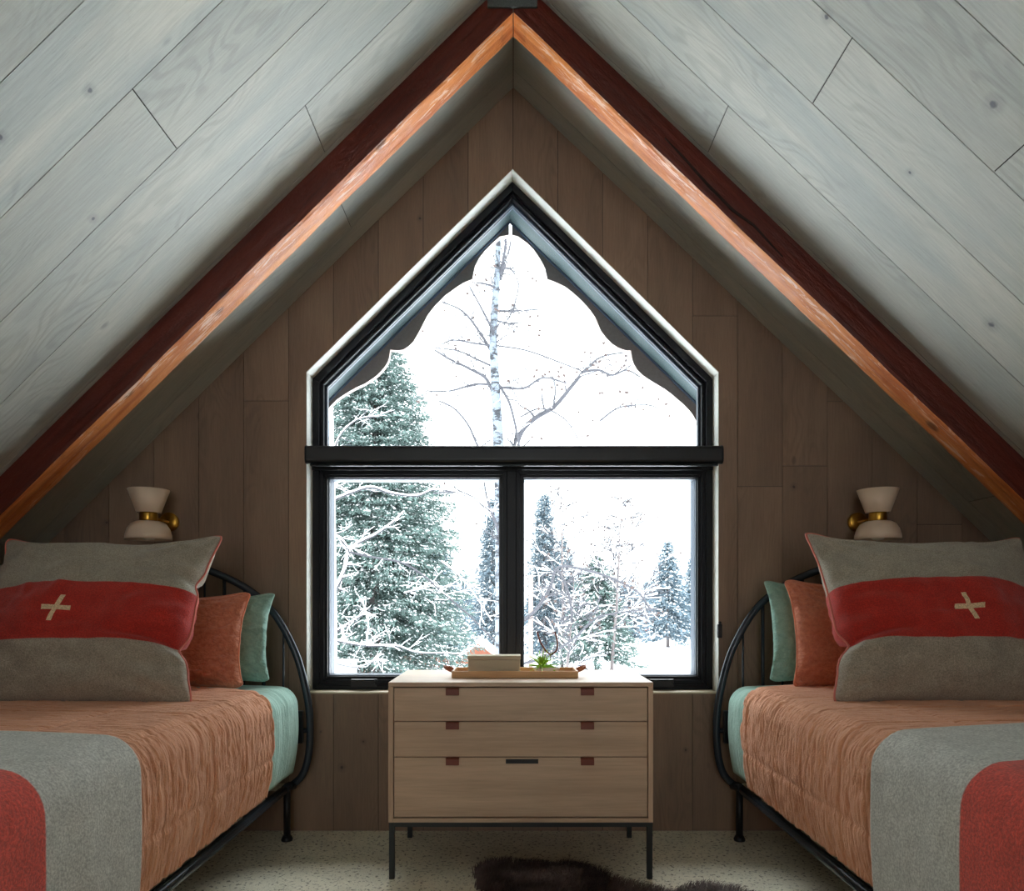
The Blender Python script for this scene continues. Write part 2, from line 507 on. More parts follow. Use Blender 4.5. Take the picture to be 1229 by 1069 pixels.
make_ceiling(-1, 'ceiling'); make_ceiling(1, 'ceiling')
b = MB().box(-XW - .2, XW + .2, YB - .2, D + .18, -.12, 0)
tag(b.build('floor', M_carpet, base=(0, 0, 0)), kind='structure', label='pale carpet with fine dark flecks')
for sd, nm in ((-1, 'wall_left'), (1, 'wall_right')):
    zt = RIDGE - (SL if sd < 0 else SR) * XW
    xa, xb = sorted((sd * XW, sd * (XW + .15)))
    tag(MB().box(xa, xb, YB, D + .1, 0, zt + .12).build(nm, M_plaster), kind='structure')
mb = MB()
BO = [(-.72, .7), (.72, .7), (.72, 2.05), (-.72, 2.05)]  # unseen opening behind the camera, added to let in fill daylight
for pc in minus(gable(XW + .15, .1), BO): mb.prism(pc, YB - .15, YB)
tag(mb.build('wall_near', M_plaster, base=(0, YB, 0)), kind='structure')

# ------------------------------------------------------------------ gable window
win = empty('window_1', (0, D + .1, zs), kind='structure', label='black framed gable window looking onto snowy trees')
def inset(poly, d):
    n = len(poly); out = []
    for i in range(n):
        p0, p1, p2 = poly[i - 1], poly[i], poly[(i + 1) % n]
        dd = d if not isinstance(d, (list, tuple)) else None
        a1, b1, c1 = halfplane(p0, p1); l1 = math.hypot(a1, b1)
        a2, b2, c2 = halfplane(p1, p2); l2 = math.hypot(a2, b2)
        d1 = dd if dd is not None else d[i - 1]; d2 = dd if dd is not None else d[i]
        # a1 x + b1 z = -c1 + d1*l1
        e1, e2 = -c1 + d1 * l1, -c2 + d2 * l2
        det = a1 * b2 - a2 * b1
        out.append(((e1 * b2 - e2 * b1) / det, (a1 * e2 - a2 * e1) / det))
    return out
def ring(mb, outer, inner, y0, y1):
    n = len(outer)
    for i in range(n):
        j = (i + 1) % n
        mb.prism([outer[i], outer[j], inner[j], inner[i]], y0, y1)
    return mb
# reveal lining of the opening
rv = MB(); ring(rv, inset(OPEN, -.001), inset(OPEN, .002), D - .001, D + .18)
rv.build('reveal', M_reveal, win)
MB().box(wl + .002, wr - .002, D - .002, D + .09, zs - .002, zs + .006).build('sill', M_sill, win, bevel=.001)
yf = D + .08
zt0, zt1 = 1.560, 1.640      # transom
UP = [(wl, zt1 - .03), (wr, zt1 - .03), (wr, zsh), (xap, zap), (wl, zsh)]
UP = [(wl + .002, zt1 - .03), (wr - .002, zt1 - .03), (wr - .002, zsh - .002), (xap, zap - .003), (wl + .002, zsh - .002)]
# stepped frame of the upper light
f = MB()
i1 = inset(UP, [.03, .028, .030, .030, .028]); i2 = inset(UP, [.035, .044, .046, .046, .044])
ring(f, UP, i1, yf, yf + .09); ring(f, i1, i2, yf + .018, yf + .09)
f.build('upper_frame', M_black, win, bevel=.003)
f = MB(); i3 = inset(i2, .010)
ring(f, i2, i3, yf + .045, yf + .06); f.build('glazing_bead', M_ext, win, bevel=.002)
f = MB(); ring(f, inset(UP, .025), i2, yf + .091, yf + .105); f.build('outer_cladding', M_ext, win)
g1 = MB(); g1.prism(i2, yf + .060, yf + .064); g1.build('upper_pane', M_glass, win)
# lower frame
zb = zs + .006
LO = [(wl + .002, zb), (wr - .002, zb), (wr - .002, zt1), (wl + .002, zt1)]
f = MB(); ring(f, LO, inset(LO, [.020, .030, .03, .030]), yf, yf + .09)
mxl, mxr = W(597, 0, yf + .02).x, W(631, 0, yf + .02).x
mc = (mxl + mxr) / 2
f.box(mc - .022, mc + .022, yf + .0, yf + .09, zb + .02, zt1 - .03)
f.build('lower_frame', M_black, win, bevel=.003)
MB().box(wl + .002, wr - .002, yf - .012, yf + .09, zt0 + .012, zt1).build('transom', M_black, win, bevel=.004)
for nm, (a, b_) in (('left', (wl + .030, mc - .020)), ('right', (mc + .020, wr - .030))):
    S = [(a, zb + .018), (b_, zb + .018), (b_, zt0 + .014), (a, zt0 + .014)]
    f = MB(); in_s = [.040, .033, .030, .033]; I = inset(S, in_s)
    ring(f, S, inset(S, [x * .6 for x in in_s]), yf + .008, yf + .075)
    ring(f, inset(S, [x * .55 for x in in_s]), I, yf + .020, yf + .075)
    sash = f.build('sash', M_black, win, bevel=.002)
    f = MB(); ring(f, I, inset(I, .004), yf + .040, yf + .06); f.build('glazing_bead', M_extlow, sash)
    f = MB(); ring(f, inset(S, [x * .8 for x in in_s]), inset(I, .001), yf + .076, yf + .14); f.build('outer_cladding', M_ext, sash)
    MB().prism(I, yf + .058, yf + .062).build('pane', M_glass, sash)
for (c0, c1, r0, r1) in ((421, 452, 815, 824), (779, 809, 815, 824)):
    a = W(c0, r0, yf - .01); b_ = W(c1, r1, yf - .01)
    h = MB().box(a.x, b_.x, yf - .008, yf + .01, b_.z, a.z)
    h.tube([(a.x + .004, yf - .014, a.z - .004), (b_.x - .008, yf - .02, a.z - .003), (b_.x - .004, yf - .012, a.z - .02)], .0045, 8)
    h.build('crank_handle', M_blackm, win, bevel=.003)

# roller shade housing across the middle
rs = empty('roller_shade', (0, 2.95, 1.58), 'black roller shade housing running across the middle of the gable window', 'roller shade')
a = W(367, 535, 2.945); b_ = W(867, 556, 2.945)
hb = MB(); n = 8; prof = []
yc, ztop, zbot = 2.945, a.z, b_.z
def rrect(y0, y1, z0, z1, r, n=5):
    pts = []
    for cy, cz, a0 in ((y1 - r, z1 - r, 0), (y0 + r, z1 - r, 90), (y0 + r, z0 + r, 180), (y1 - r, z0 + r, 270)):
        for k in range(n + 1):
            t = math.radians(a0 + 90 * k / n); pts.append((cy + r * math.cos(t), cz + r * math.sin(t)))
    return pts
pf = rrect(2.925, D - .001, zbot, ztop, .018)
vs = []; N = len(pf)
for X in (a.x + .006, b_.x - .006): vs += [(X, y, z) for y, z in pf]
hb.add(vs, [tuple(range(N)), tuple(range(2 * N - 1, N - 1, -1))] + [(i, (i + 1) % N, (i + 1) % N + N, i + N) for i in range(N)])
hb.build('cassette', M_blackm, rs)
for X0 in (a.x, b_.x - .008):
    e = MB(); pe = rrect(2.9235, D - .001, zbot - .002, ztop + .002, .02)
    vs = []; N = len(pe)
    for X in (X0, X0 + .008): vs += [(X, y, z) for y, z in pe]
    e.add(vs, [tuple(range(N)), tuple(range(2 * N - 1, N - 1, -1))] + [(i, (i + 1) % N, (i + 1) % N + N, i + N) for i in range(N)])
    e.build('end_cap', M_black, rs, bevel=.002)
MB().box(a.x + .02, b_.x - .02, 2.934, 2.952, zbot - .012, zbot - .001).build('hem_bar', M_black, rs, bevel=.003)
p = W(863, 757, D)
ct = MB().box(p.x - .010, p.x + .010, D - .016, D - .0005, p.z - .030, p.z + .030)
ct.tube([(p.x - .006, D - .012, p.z + .036), (p.x + .006, D - .012, p.z + .036)], .006, 10)
tag(ct.build('cord_tensioner', M_blackm, bevel=.004), 'small black cord tensioner clipped to the right edge of the window reveal', 'cord tensioner')

# ------------------------------------------------------------------ rafters
def beam(side):
    s_t = SL if side < 0 else SR
    s_b = .98 if side < 0 else .955
    y0, y1 = 2.43, 2.541
    zb0 = H + 707 / 825 * 2.43
    nx = 220; ny = 7; nz = 8
    def P(t, a, b):   # t along, a: 0 front..1 back, b: 0 bottom..1 top
        X = .0015 + t * (XW - .001 - .0015)
        top = RIDGE - s_t * X - .0005; bot = zb0 - s_b * X
        y = y0 + (y1 - y0) * a; z = bot + (top - bot) * b
        v = Vector((side * X, y, z))
        if b < .999:
            w = 1 - b
            d1 = noise.noise(Vector((X * 5.5, a * 3 + side * 7, b * 2 + 3))) * .0035
            d2 = noise.noise(Vector((X * 26, a * 5 + side, b * 6))) * .0018
            v.z += (d1 + d2) * w
            v.y += (noise.noise(Vector((X * 4, b * 3, side * 9 + a * 4))) * .003 + noise.noise(Vector((X * 22, b * 9, a))) * .0013) * (1 if a < .5 else -1) * (0.3 + w * .7)
        return v
    mb = MB()
    ringpts = [(0, j / nz) for j in range(nz)] + [(i / ny, 1) for i in range(ny)] + [(1, 1 - j / nz) for j in range(nz)] + [(1 - i / ny, 0) for i in range(ny)]
    # chamfer the lower arrises a little
    def rp(a, b):
        if b == 0 and a in (0, 1): return (a * .94 + .03, .03)
        return (a, b)
    ringpts = [rp(*q) for q in ringpts]
    M = len(ringpts); vs = []
    for i in range(nx + 1):
        for (a, b) in ringpts: vs.append(P(i / nx, a, b))
    fs = [(i * M + k, i * M + (k + 1) % M, (i + 1) * M + (k + 1) % M, (i + 1) * M + k) for i in range(nx) for k in range(M)]
    fs += [tuple(range(M)), tuple(nx * M + k for k in range(M - 1, -1, -1))]
    mb.add(vs, fs)
    mb.tone = [1.0 if ringpts[k][1] <= .04 and ringpts[(k + 1) % M][1] <= .04 and ringpts[k][0] != ringpts[(k + 1) % M][0] else 0.0 for i in range(nx) for k in range(M)] + [0.0, 0.0]  # marks underside faces that carry the painted window light
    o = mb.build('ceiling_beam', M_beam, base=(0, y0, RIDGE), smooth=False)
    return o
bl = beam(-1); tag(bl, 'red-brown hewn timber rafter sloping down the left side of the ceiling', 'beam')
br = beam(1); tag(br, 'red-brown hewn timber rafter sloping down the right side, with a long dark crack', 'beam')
# the crack: a thin sliver on the right rafter face
cpts = [(798, 165), (822, 190), (850, 222), (880, 252), (905, 270), (925, 292), (940, 308)]
mb = MB()
ws = [1.0, 2.2, 2.8, 2.6, 2.2, 1.6, .6]
up = []; dn = []
for (c, r), w_ in zip(cpts, ws):
    q = W(c, r, 2.4262); up.append(q + Vector((.0012, 0, .0012)) * w_); dn.append(q - Vector((.0012, 0, .0012)) * w_)
n = len(up)
mb.add(up + dn, [(i, i + 1, n + i + 1, n + i) for i in range(n - 1)])
mb.build('crack', simple('crack_shadow_wood', (34, 14, 10), .9), br, solid=.004)
zpl = H + (V0 - 9) * 2.422 / F
x0, x1 = (585 - U0) * 2.422 / F, (645 - U0) * 2.422 / F
pl = MB().prism([(x0, zpl), (x1, zpl), (x1, RIDGE - SR * x1 - .002), (0, RIDGE - .002), (x0, RIDGE + SL * x0 - .002)], 2.418, 2.427)
tag(pl.build('ridge_plate', simple('grey_steel_plate', (84, 88, 86), .7, .3, bump=.4, bscale=300, var=.3), bevel=.001), 'dark grey steel plate where the two rafters meet at the ridge', 'bracket')

# ------------------------------------------------------------------ beds
ARCH = [(1.54, 1.172), (1.44, 1.163), (1.34, 1.142), (1.257, 1.114), (1.185, 1.083), (1.113, 1.043), (1.048, .992), (1.0, .938), (.953, .862), (.907, .762), (.876, .652), (.856, .543), (.851, .438), (.860, .336), (.884, .264), (.925, .222)]
def arch_z(x):
    x = 1.54 - abs(x - 1.54)
    for (xa, za), (xb, zb_) in zip(ARCH[:-1], ARCH[1:]):
        if xb <= x <= xa: return za + (zb_ - za) * (xa - x) / (xa - xb)
    return .5
def smooth_path(pts, n=4):
    out = []
    P = [Vector(p) for p in pts]
    for i in range(len(P) - 1):
        p0 = P[max(i - 1, 0)]; p1 = P[i]; p2 = P[i + 1]; p3 = P[min(i + 2, len(P) - 1)]
        for k in range(n):
            t = k / n
            out.append(.5 * ((2 * p1) + (p2 - p0) * t + (2 * p0 - 5 * p1 + 4 * p2 - p3) * t * t + (3 * p1 - p0 - 3 * p2 + p3) * t ** 3))
    out.append(P[-1]); return out
YH = 2.88; YFOOT = .93
def make_bed(s, label):
    bed = empty('bed', (s * 1.54, 1.9, 0), label, 'bed')
    hbp = [(s * x, YH, z) for x, z in ARCH][::-1] + [(s * (3.08 - x), YH, z) for x, z in ARCH[1:]]
    hb = MB().tube(smooth_path(hbp), .0155, 12).build('headboard', M_iron, bed, smooth=True)
    k = 0; x = .963
    while x < 2.14:
        r = .0075 if k % 2 else .0045
        MB().tube([(s * x, YH, .45), (s * x, YH, arch_z(x) - .008)], r, 8).build('spindle', M_iron, hb, smooth=True)
        x += .0825; k += 1
    MB().tube([(s * .862, YH, .45), (s * 2.218, YH, .45)], .010, 8).build('crossbar', M_iron, hb, smooth=True)
    for xx in (.892, 2.188): MB().box(s * xx - .014, s * xx + .014, YH - .02, YH + .004, .40, .535).build('bracket', M_blackm, hb, bevel=.003)
    for xx in (.938, 2.142):
        MB().tube([(s * xx, YH - .005, .22), (s * xx, YFOOT, .22)], .018, 14).build('side_rail', M_iron, bed, smooth=True)
        c = MB().tube([(s * (xx - .02 if xx < 1.5 else xx + .02), YH, .223), (s * (xx + .0 ), YH - .03, .221), (s * xx, YH - .075, .22)], .0185, 12).build('rail_sleeve', M_iron, bed, smooth=True)
        for yy in (YH - .03, YFOOT + .03):
            MB().tube([(s * xx, yy, .215), (s * xx, yy, .02)], .0145, 12).build('leg', M_blackm, bed, smooth=True)
            MB().lathe([(0, 0), (.022, 0), (.024, .006), (.021, .014), (.0145, .024), (0, .024)], (s * xx, yy, .0), 16).build('foot', M_blackm, bed, smooth=True)
    MB().tube([(s * .938, YFOOT, .22), (s * 2.142, YFOOT, .22)], .0155, 12).build('foot_rail', M_iron, bed, smooth=True)
    mb = MB()
    for i in range(9):
        yy = YFOOT + .12 + i * .22
        mb.box(min(s * .945, s * 2.135), max(s * .945, s * 2.135), yy - .03, yy + .03, .225, .240)
    mb.build('slat_base', M_sill, bed)
    MB().box(min(s * .965, s * 2.115), max(s * .965, s * 2.115), .98, 2.79, .2405, .2995).build('base_pad', M_blackm, bed, bevel=.01)
    return bed

def drape(name, m, s, hw, top, zb, r, y0, yend, disp=None, nx=150, ny=200, cap=False, thick=.006, crown=.012, cx=1.54, bulge=0.0):
    """cloth over the bed. yend(x) = far edge. returns MB"""
    # half profile from centre out
    arc1 = hw - r; arc2 = arc1 + math.pi / 2 * r; arc3 = arc2 + (top - r - zb)
    def prof(a):
        sg = 1 if a >= 0 else -1; a = abs(a)
        if a <= arc1: x, z, nx_, nz = a, top, 0, 1
        elif a <= arc2:
            t = (a - arc1) / r; x = arc1 + r * math.sin(t); z = top - r + r * math.cos(t); nx_, nz = math.sin(t), math.cos(t)
        else: x, z, nx_, nz = hw, top - r - (a - arc2), 1, 0
        z += crown * (1 - (x / hw) ** 2)
        if a > arc2:
            q = (a - arc2) / (arc3 - arc2); x += bulge * math.sin(math.pi * min(1, q * 1.0)) - .02 * q * q
        return sg * x, z, sg * nx_, nz
    mb = MB(); mb.uv = []
    # denser sampling on the visible (inner) side: inner is -s in local x
    A = []
    for i in range(nx + 1):
        q = i / nx
        A.append(-arc3 + (arc3 * 2) * (q ** 1.0))
    capn = 6 if cap else 0
    rows = ny + 1 + capn * 2
    vs = []; uvs = []
    for j in range(rows):
        for i in range(nx + 1):
            a = A[i]; x, z, nX, nZ = prof(a)
            wx = cx + x * (1)     # abs frame, mirrored by s later; inner side is x<0
            ye = yend(wx, z)
            if j <= ny:
                y = y0 + (ye - y0) * j / ny; ins = 0; dz = 0
                vv = y
            elif j <= ny + capn:
                t = (j - ny) / capn * math.pi / 2
                y = ye + .05 * math.sin(t); ins = .05 * (1 - math.cos(t)); vv = ye + .05 * t
            else:
                q = (j - ny - capn) / capn
                y = ye + .05; ins = .05 + q * .5; vv = ye + .1 + q * .3
            xx, zz = x, z
            if ins:
                k = max(0, 1 - ins / hw); xx = x * k
                zz = z - ins if z - ins > zb - .3 else z
                if z < top - r: zz = z if ins < .06 else max(z - ins, zb)
                if ins > .06: zz = max(z - (ins - .05), zb)
            d = disp(vv, a, z) if disp else 0
            vs.append((s * (cx + xx + nX * d), y, zz + nZ * d))
            uvs.append((a, vv))
    fs = []
    for j in range(rows - 1):
        for i in range(nx):
            q = (j * (nx + 1) + i, j * (nx + 1) + i + 1, (j + 1) * (nx + 1) + i + 1, (j + 1) * (nx + 1) + i)
            fs.append(q); mb.uv += [uvs[t] for t in q]
    mb.v = vs; mb.f = fs
    return mb

def sheet_disp(y, a, z):
    return noise.noise(Vector((y * 14, a * 2.5, 3))) * .005 + noise.noise(Vector((y * 34, a * 3, 9))) * .002
def quilt_disp_factory(seed, seam_y):
    def fdisp(y, a, z):
        aa = abs(a)
        wy = y + noise.noise(Vector((y * 5, a * 7, seed))) * .035
        d = noise.noise(Vector((wy * 24, a * 3.2, seed + 5))) * .0030
        def crease(f, fa, w, sd):
            q = abs(noise.noise(Vector((wy * f, a * fa, seed + sd))))
            return -max(0.0, w - q) / w
        mk = .5 + .9 * noise.noise(Vector((y * 9, a * 7, seed + 2)))
        d += crease(30, 5, .16, 8) * .0042 * max(0, mk) + crease(58, 9, .2, 13) * .0030 + noise.noise(Vector((wy * 110, a * 16, seed + 8))) * .0014
        g = 0
        for k in range(-1, 8):
            q = (y - (seam_y - .235 * k)) / .006
            if abs(q) < 4: g += math.exp(-q * q)
        for k in range(0, 6):
            q = (aa - (.14 + .25 * k)) / .006
            if abs(q) < 4: g += .9 * math.exp(-q * q)
        side = max(0.0, min(1.0, (aa - .55) / .12))
        d *= .55 + .9 * side
        return d * (1 - .75 * min(1, g)) - g * .0075
    return fdisp

def pillow(name, s, cx, cy, cz, Wd, Ht, T, lean, m, parent=None, yaw=0, piping=None, seed=0, ear=.05, roll=0, pinch=(), n=84, wr=.004, flange=0, sag=.0, power=.50, flipu=False):
    """returns object; local frame x width, z height, y depth"""
    M = Matrix.Translation((cx, cy, cz)) @ Matrix.Rotation(math.radians(yaw), 4, 'Z') @ Matrix.Rotation(-math.radians(lean), 4, 'X') @ Matrix.Rotation(math.radians(roll), 4, 'Y')
    def outline(u, v):
        ex = 1 - ear * (2.1 if T > .2 else 1) * (1 - abs(v) ** 2.6) * abs(u) ** 3
        ez = 1 - ear * (3.2 if T > .2 else 2) * (1 - abs(u) ** 2.6) * abs(v) ** 3 * (1 if v > 0 else .35)
        x = u * Wd / 2 * ex; z = v * Ht / 2 * ez
        # round corners slightly
        cr = max(0, abs(u) + abs(v) - 1.86) / .14
        x -= math.copysign(.012, u) * cr * cr; z -= math.copysign(.012, v) * cr * cr
        if v < 0: x *= 1 + sag * (-v) * (1 + v) * 2
        return x, z
    def depth(u, v, sd):
        e = max(0.0, (1 - u * u)) * max(0.0, (1 - v * v))
        t = T / 2 * (e ** power)
        # heavier lower part
        t *= 1 + .10 * (-v)
        fl = 1
        wx, wy = u + .25 * noise.noise(Vector((u * 2, v * 2, seed))), v + .25 * noise.noise(Vector((u * 2, v * 2, seed + 9)))
        t += e ** .3 * (noise.noise(Vector((u * 1.8 + seed, v * 1.8, sd * 3))) * wr * 3.0 + noise.noise(Vector((wx * 3 + seed, wy * 8, sd))) * wr * 1.1 + noise.noise(Vector((wx * 9 + seed, wy * 5, sd + 4))) * wr * .6)
        # creases reaching in from the side seams
        for q in (-1, 1):
            du = abs(u - q)
            if du < .55:
                t += (1 - du / .55) ** 1.5 * e ** .3 * wr * 1.5 * (1 - abs(noise.noise(Vector((du * 2 + seed, v * 5.5 + q * 3, 2)))) * 3.2)
        # tension folds radiating from corners
        for (qu, qv) in ((1, 1), (-1, 1), (1, -1), (-1, -1)):
            du, dv = u - qu, (v - qv); rr_ = math.hypot(du, dv)
            if rr_ < .9:
                th = math.atan2(dv, du)
                t += math.sin(th * 15 + seed + qu) * .0045 * math.sin(min(1, rr_ / .9) * math.pi) * e ** .2
        return t
    vs = []; idx = {}; fs = []; uv = []; tone = []
    def warp(x, y, z, u, v):
        for (pu, pv, r0, dx, dep) in pinch:
            d2 = ((u - pu) / (r0 * 1.6)) ** 2 + ((v - pv) / r0) ** 2
            w = math.exp(-d2)
            x += dx * w
            # crease running inward from the pinch
            du = abs(u - pu)
            if du < .8:
                w2 = math.exp(-((v - pv - .10 * math.sin(du * 3)) / .045) ** 2) * (1 - du / .8) ** 1.2
                w3 = math.exp(-((v - pv + .16 + .08 * du) / .05) ** 2) * (1 - du / .8) ** 2
                w4 = math.exp(-((v - pv + .02 - .22 * du) / .035) ** 2) * (1 - du / .8) ** 2.5
                w5 = math.exp(-((v - pv + .30 - .10 * du) / .04) ** 2) * (1 - du / .8) ** 3
                y *= 1 - dep * w2 - dep * .6 * w3 - dep * .5 * w4 - dep * .35 * w5
        return x, y, z
    for sd in (-1, 1):
        for j in range(n + 1):
            for i in range(n + 1):
                u = math.sin((-1 + 2 * i / n) * math.pi / 2 * .999); v = math.sin((-1 + 2 * j / n) * math.pi / 2 * .999)
                u = u / math.sin(math.pi / 2 * .999); v = v / math.sin(math.pi / 2 * .999)
                edge = i in (0, n) or j in (0, n)
                key = (i, j) if edge else (i, j, sd)
                if key in idx: continue
                x, z = outline(u, v)
                y = 0 if edge else sd * depth(u, v, sd)
                if v < 0 and T > .2:
                    z -= .020 * (-v) ** 3 * (abs(y) / (T / 2)); y += .035 * v * v
                x, y, z = warp(x, y, z, u, v)
                if edge:
                    wv = noise.noise(Vector((u * 4 + seed, v * 4, 7))) * .006
                    y += wv
                idx[key] = len(vs); vs.append(M @ Vector((x * 1, y, z)))
                idx[('uv',) + key] = (u, v)
        def gk(i, j): 
            return (i, j) if (i in (0, n) or j in (0, n)) else (i, j, sd)
        for j in range(n):
            for i in range(n):
                ks = [gk(i, j), gk(i + 1, j), gk(i + 1, j + 1), gk(i, j + 1)]
                if sd > 0: ks = ks[::-1]
                fs.append(tuple(idx[k] for k in ks)); uv += [((-1 if flipu else 1) * idx[('uv',) + k][0], idx[('uv',) + k][1]) for k in ks]; tone.append(1.0 if sd < 0 else 0.0)
    mb = MB(); mb.v = [tuple(p) for p in vs]; mb.f = fs; mb.uv = uv; mb.tone = tone
    o = mb.build(name, m, base=(cx, cy, min(p[2] for p in mb.v)), smooth=True)
    if piping:
        rim = [idx[(i, 0)] for i in range(n)] + [idx[(n, j)] for j in range(n)] + [idx[(n - i, n)] for i in range(n)] + [idx[(0, n - j)] for j in range(n)]
        MB().tube([vs[i] for i in rim], .0042, 8, closed=True).build('piping', piping, o, smooth=True)
    return o

def make_side(s):
    L = s < 0
    nm = 'left' if L else 'right'
    make_bed(s, 'black iron bed with an arched spindle headboard on the %s side of the window' % nm)
    mat_ = MB().box(min(s * .905, s * 2.175), max(s * .905, s * 2.175), .97, 2.80, .300, .628).build('mattress', M_white, bevel=.05, seg=5)
    tag(mat_, 'mattress under the green sheet on the %s bed' % nm, 'mattress')
    sh = drape('flat_sheet', M_green, s, .668, .646, .300, .075, .95, lambda x, z: 2.775, sheet_disp, nx=150, ny=150, cap=True, bulge=.006)
    tag(sh.build('flat_sheet', M_green, smooth=True, fix=True, solid=.004), 'sage green sheet showing at the pillow end of the %s bed' % nm, 'bed sheet')
    if L: ye = lambda x, z: 2.435 + .25 * max(0, min(.4, x - .87)) + .004 * math.sin(z * 40)
    else: ye = lambda x, z: 2.555 + .16 * max(0, min(.4, x - .87)) + .004 * math.sin(z * 40)
    q = drape('quilt', M_quilt, s, .690, .672, .298, .085, .97, ye, quilt_disp_factory(3 if L else 11, 2.42 if L else 2.5), nx=230, ny=420, bulge=.008)
    tag(q.build('quilt', M_quilt, smooth=True, solid=.005), 'apricot linen quilt with puckered stitching spread over the %s bed' % nm, 'quilt')
    if L: yt = lambda x, z: 1.54 + .06 * (x - .87)
    else: yt = lambda x, z: 1.595 + .20 * max(0, min(.6, x - .87))
    t = drape('throw_blanket', M_throw, s, .709, .689, .20, .085, .96, yt,
              lambda y, a, z: noise.noise(Vector((y * 5, a * 2.5, 2))) * .004 + noise.noise(Vector((y * 13, a * 1.5, 6))) * .003 * max(0, min(1, (abs(a) - .5) * 4)), nx=140, ny=120, bulge=.004)
    # uv v-coordinate relative to the far edge: 0 at edge -> band
    # recompute from geometry
    nu = []
    for face in t.f:
        for vi in face:
            X, Y, Z = t.v[vi]
            nu.append((X, yt(abs(X), Z) - Y))
    t.uv = nu
    tag(t.build('throw_blanket', M_throw, smooth=True, solid=.005), 'grey wool throw with a wide red stripe laid across the foot of the %s bed' % nm, 'throw blanket')
    if L:
        pillow('pillow', s, -1.395, 2.275, .945, .765, .63, .25, 28, M_pilwool, yaw=0, piping=M_pink, seed=1, ear=.055, wr=.010,
               pinch=((1, -.42, .10, -.028, .6), (1, .34, .10, -.02, .3)), roll=-1)
        pillow('pillow', s, -1.350, 2.590, .850, .70, .37, .15, 13, M_rust, piping=M_rust, seed=5, ear=.09, wr=.010)
        pillow('pillow', s, -1.285, 2.745, .852, .66, .37, .13, 11, M_greenp, seed=8, ear=.10, wr=.009)
    else:
        pillow('pillow', s, 1.395, 2.275, .952, .765, .63, .25, 28, M_pilwool, yaw=0, piping=M_pink, seed=14, flipu=True, ear=.055, wr=.010,
               pinch=((-1, -.40, .11, .034, .6),), roll=1.5)
        pillow('pillow', s, 1.385, 2.590, .874, .70, .42, .15, 12, M_rust, piping=M_rust, seed=25, ear=.09, wr=.010)
        pillow('pillow', s, 1.345, 2.745, .878, .68, .42, .13, 10, M_greenp, seed=28, ear=.10, wr=.009)
make_side(-1); make_side(1)
ps = [o for o in bpy.data.objects if o.name.startswith('pillow')]
plabels = {'L': ['grey wool pillow with red band and cream cross on the left bed',
                 'rust linen pillow between the grey and green pillows on the left bed',
                 'sage green pillow rearmost against the left headboard'],
           'R': ['grey wool pillow with red band and cream cross on the right bed',
                 'rust linen pillow between the grey and green pillows on the right bed',
                 'sage green pillow rearmost against the right headboard']}
for side in 'LR':
    grp = sorted([o for o in ps if (o.location.x < 0) == (side == 'L')], key=lambda o: o.location.y)
    for o, lb in zip(grp, plabels[side]): tag(o, lb, 'pillow')

# ------------------------------------------------------------------ sconces
def sconce(s):
    cx, cy = s * 1.485, 2.80
    t = empty('wall_sconce', (s * 1.485, D, 1.33), 'cream hourglass wall sconce with brass neck above the %s bed' % ('left' if s < 0 else 'right'), 'wall lamp')
    z0 = 1.243
    MB().lathe([(.043, 1.352), (.046, 1.353), (.0785, 1.446), (.0755, 1.446), (.042, 1.356), (0, 1.355)], (cx, cy, 0), 48).build('upper_shade', M_ceramic, t, smooth=True)
    dome = [(.040, 1.318), (.048, 1.317), (.066, 1.307), (.079, 1.287), (.0865, 1.262), (.088, z0), (.085, z0), (.083, 1.262), (.075, 1.285), (.060, 1.303), (0, 1.308)]
    MB().lathe(dome, (cx, cy, 0), 48).build('lower_shade', M_ceramic, t, smooth=True)
    MB().lathe([(0, 1.316), (.032, 1.316), (.034, 1.322), (.034, 1.349), (.032, 1.355), (0, 1.355)], (cx, cy, 0), 36).build('neck', M_brass, t, smooth=True)
    MB().lathe([(0, 1.305), (.015, 1.305), (.018, 1.27), (.026, 1.262), (.027, 1.252), (.02, 1.243), (0, 1.238)], (cx, cy, 0), 20).build('bulb', simple('frosted_bulb', (226, 220, 205), .3), t, smooth=True)
    MB().tube([(cx, cy + .03, 1.333), (cx, D - .012, 1.333)], .007, 12).build('arm', M_brass, t, smooth=True)
    R = Matrix.Rotation(math.radians(90), 3, 'X')
    MB().lathe([(0, .016), (.030, .016), (.041, .010), (.043, 0), (0, 0)], (cx, D - .0005, 1.333), 40, M=R).build('wall_plate', M_brass, t, smooth=True)
sconce(-1); sconce(1)

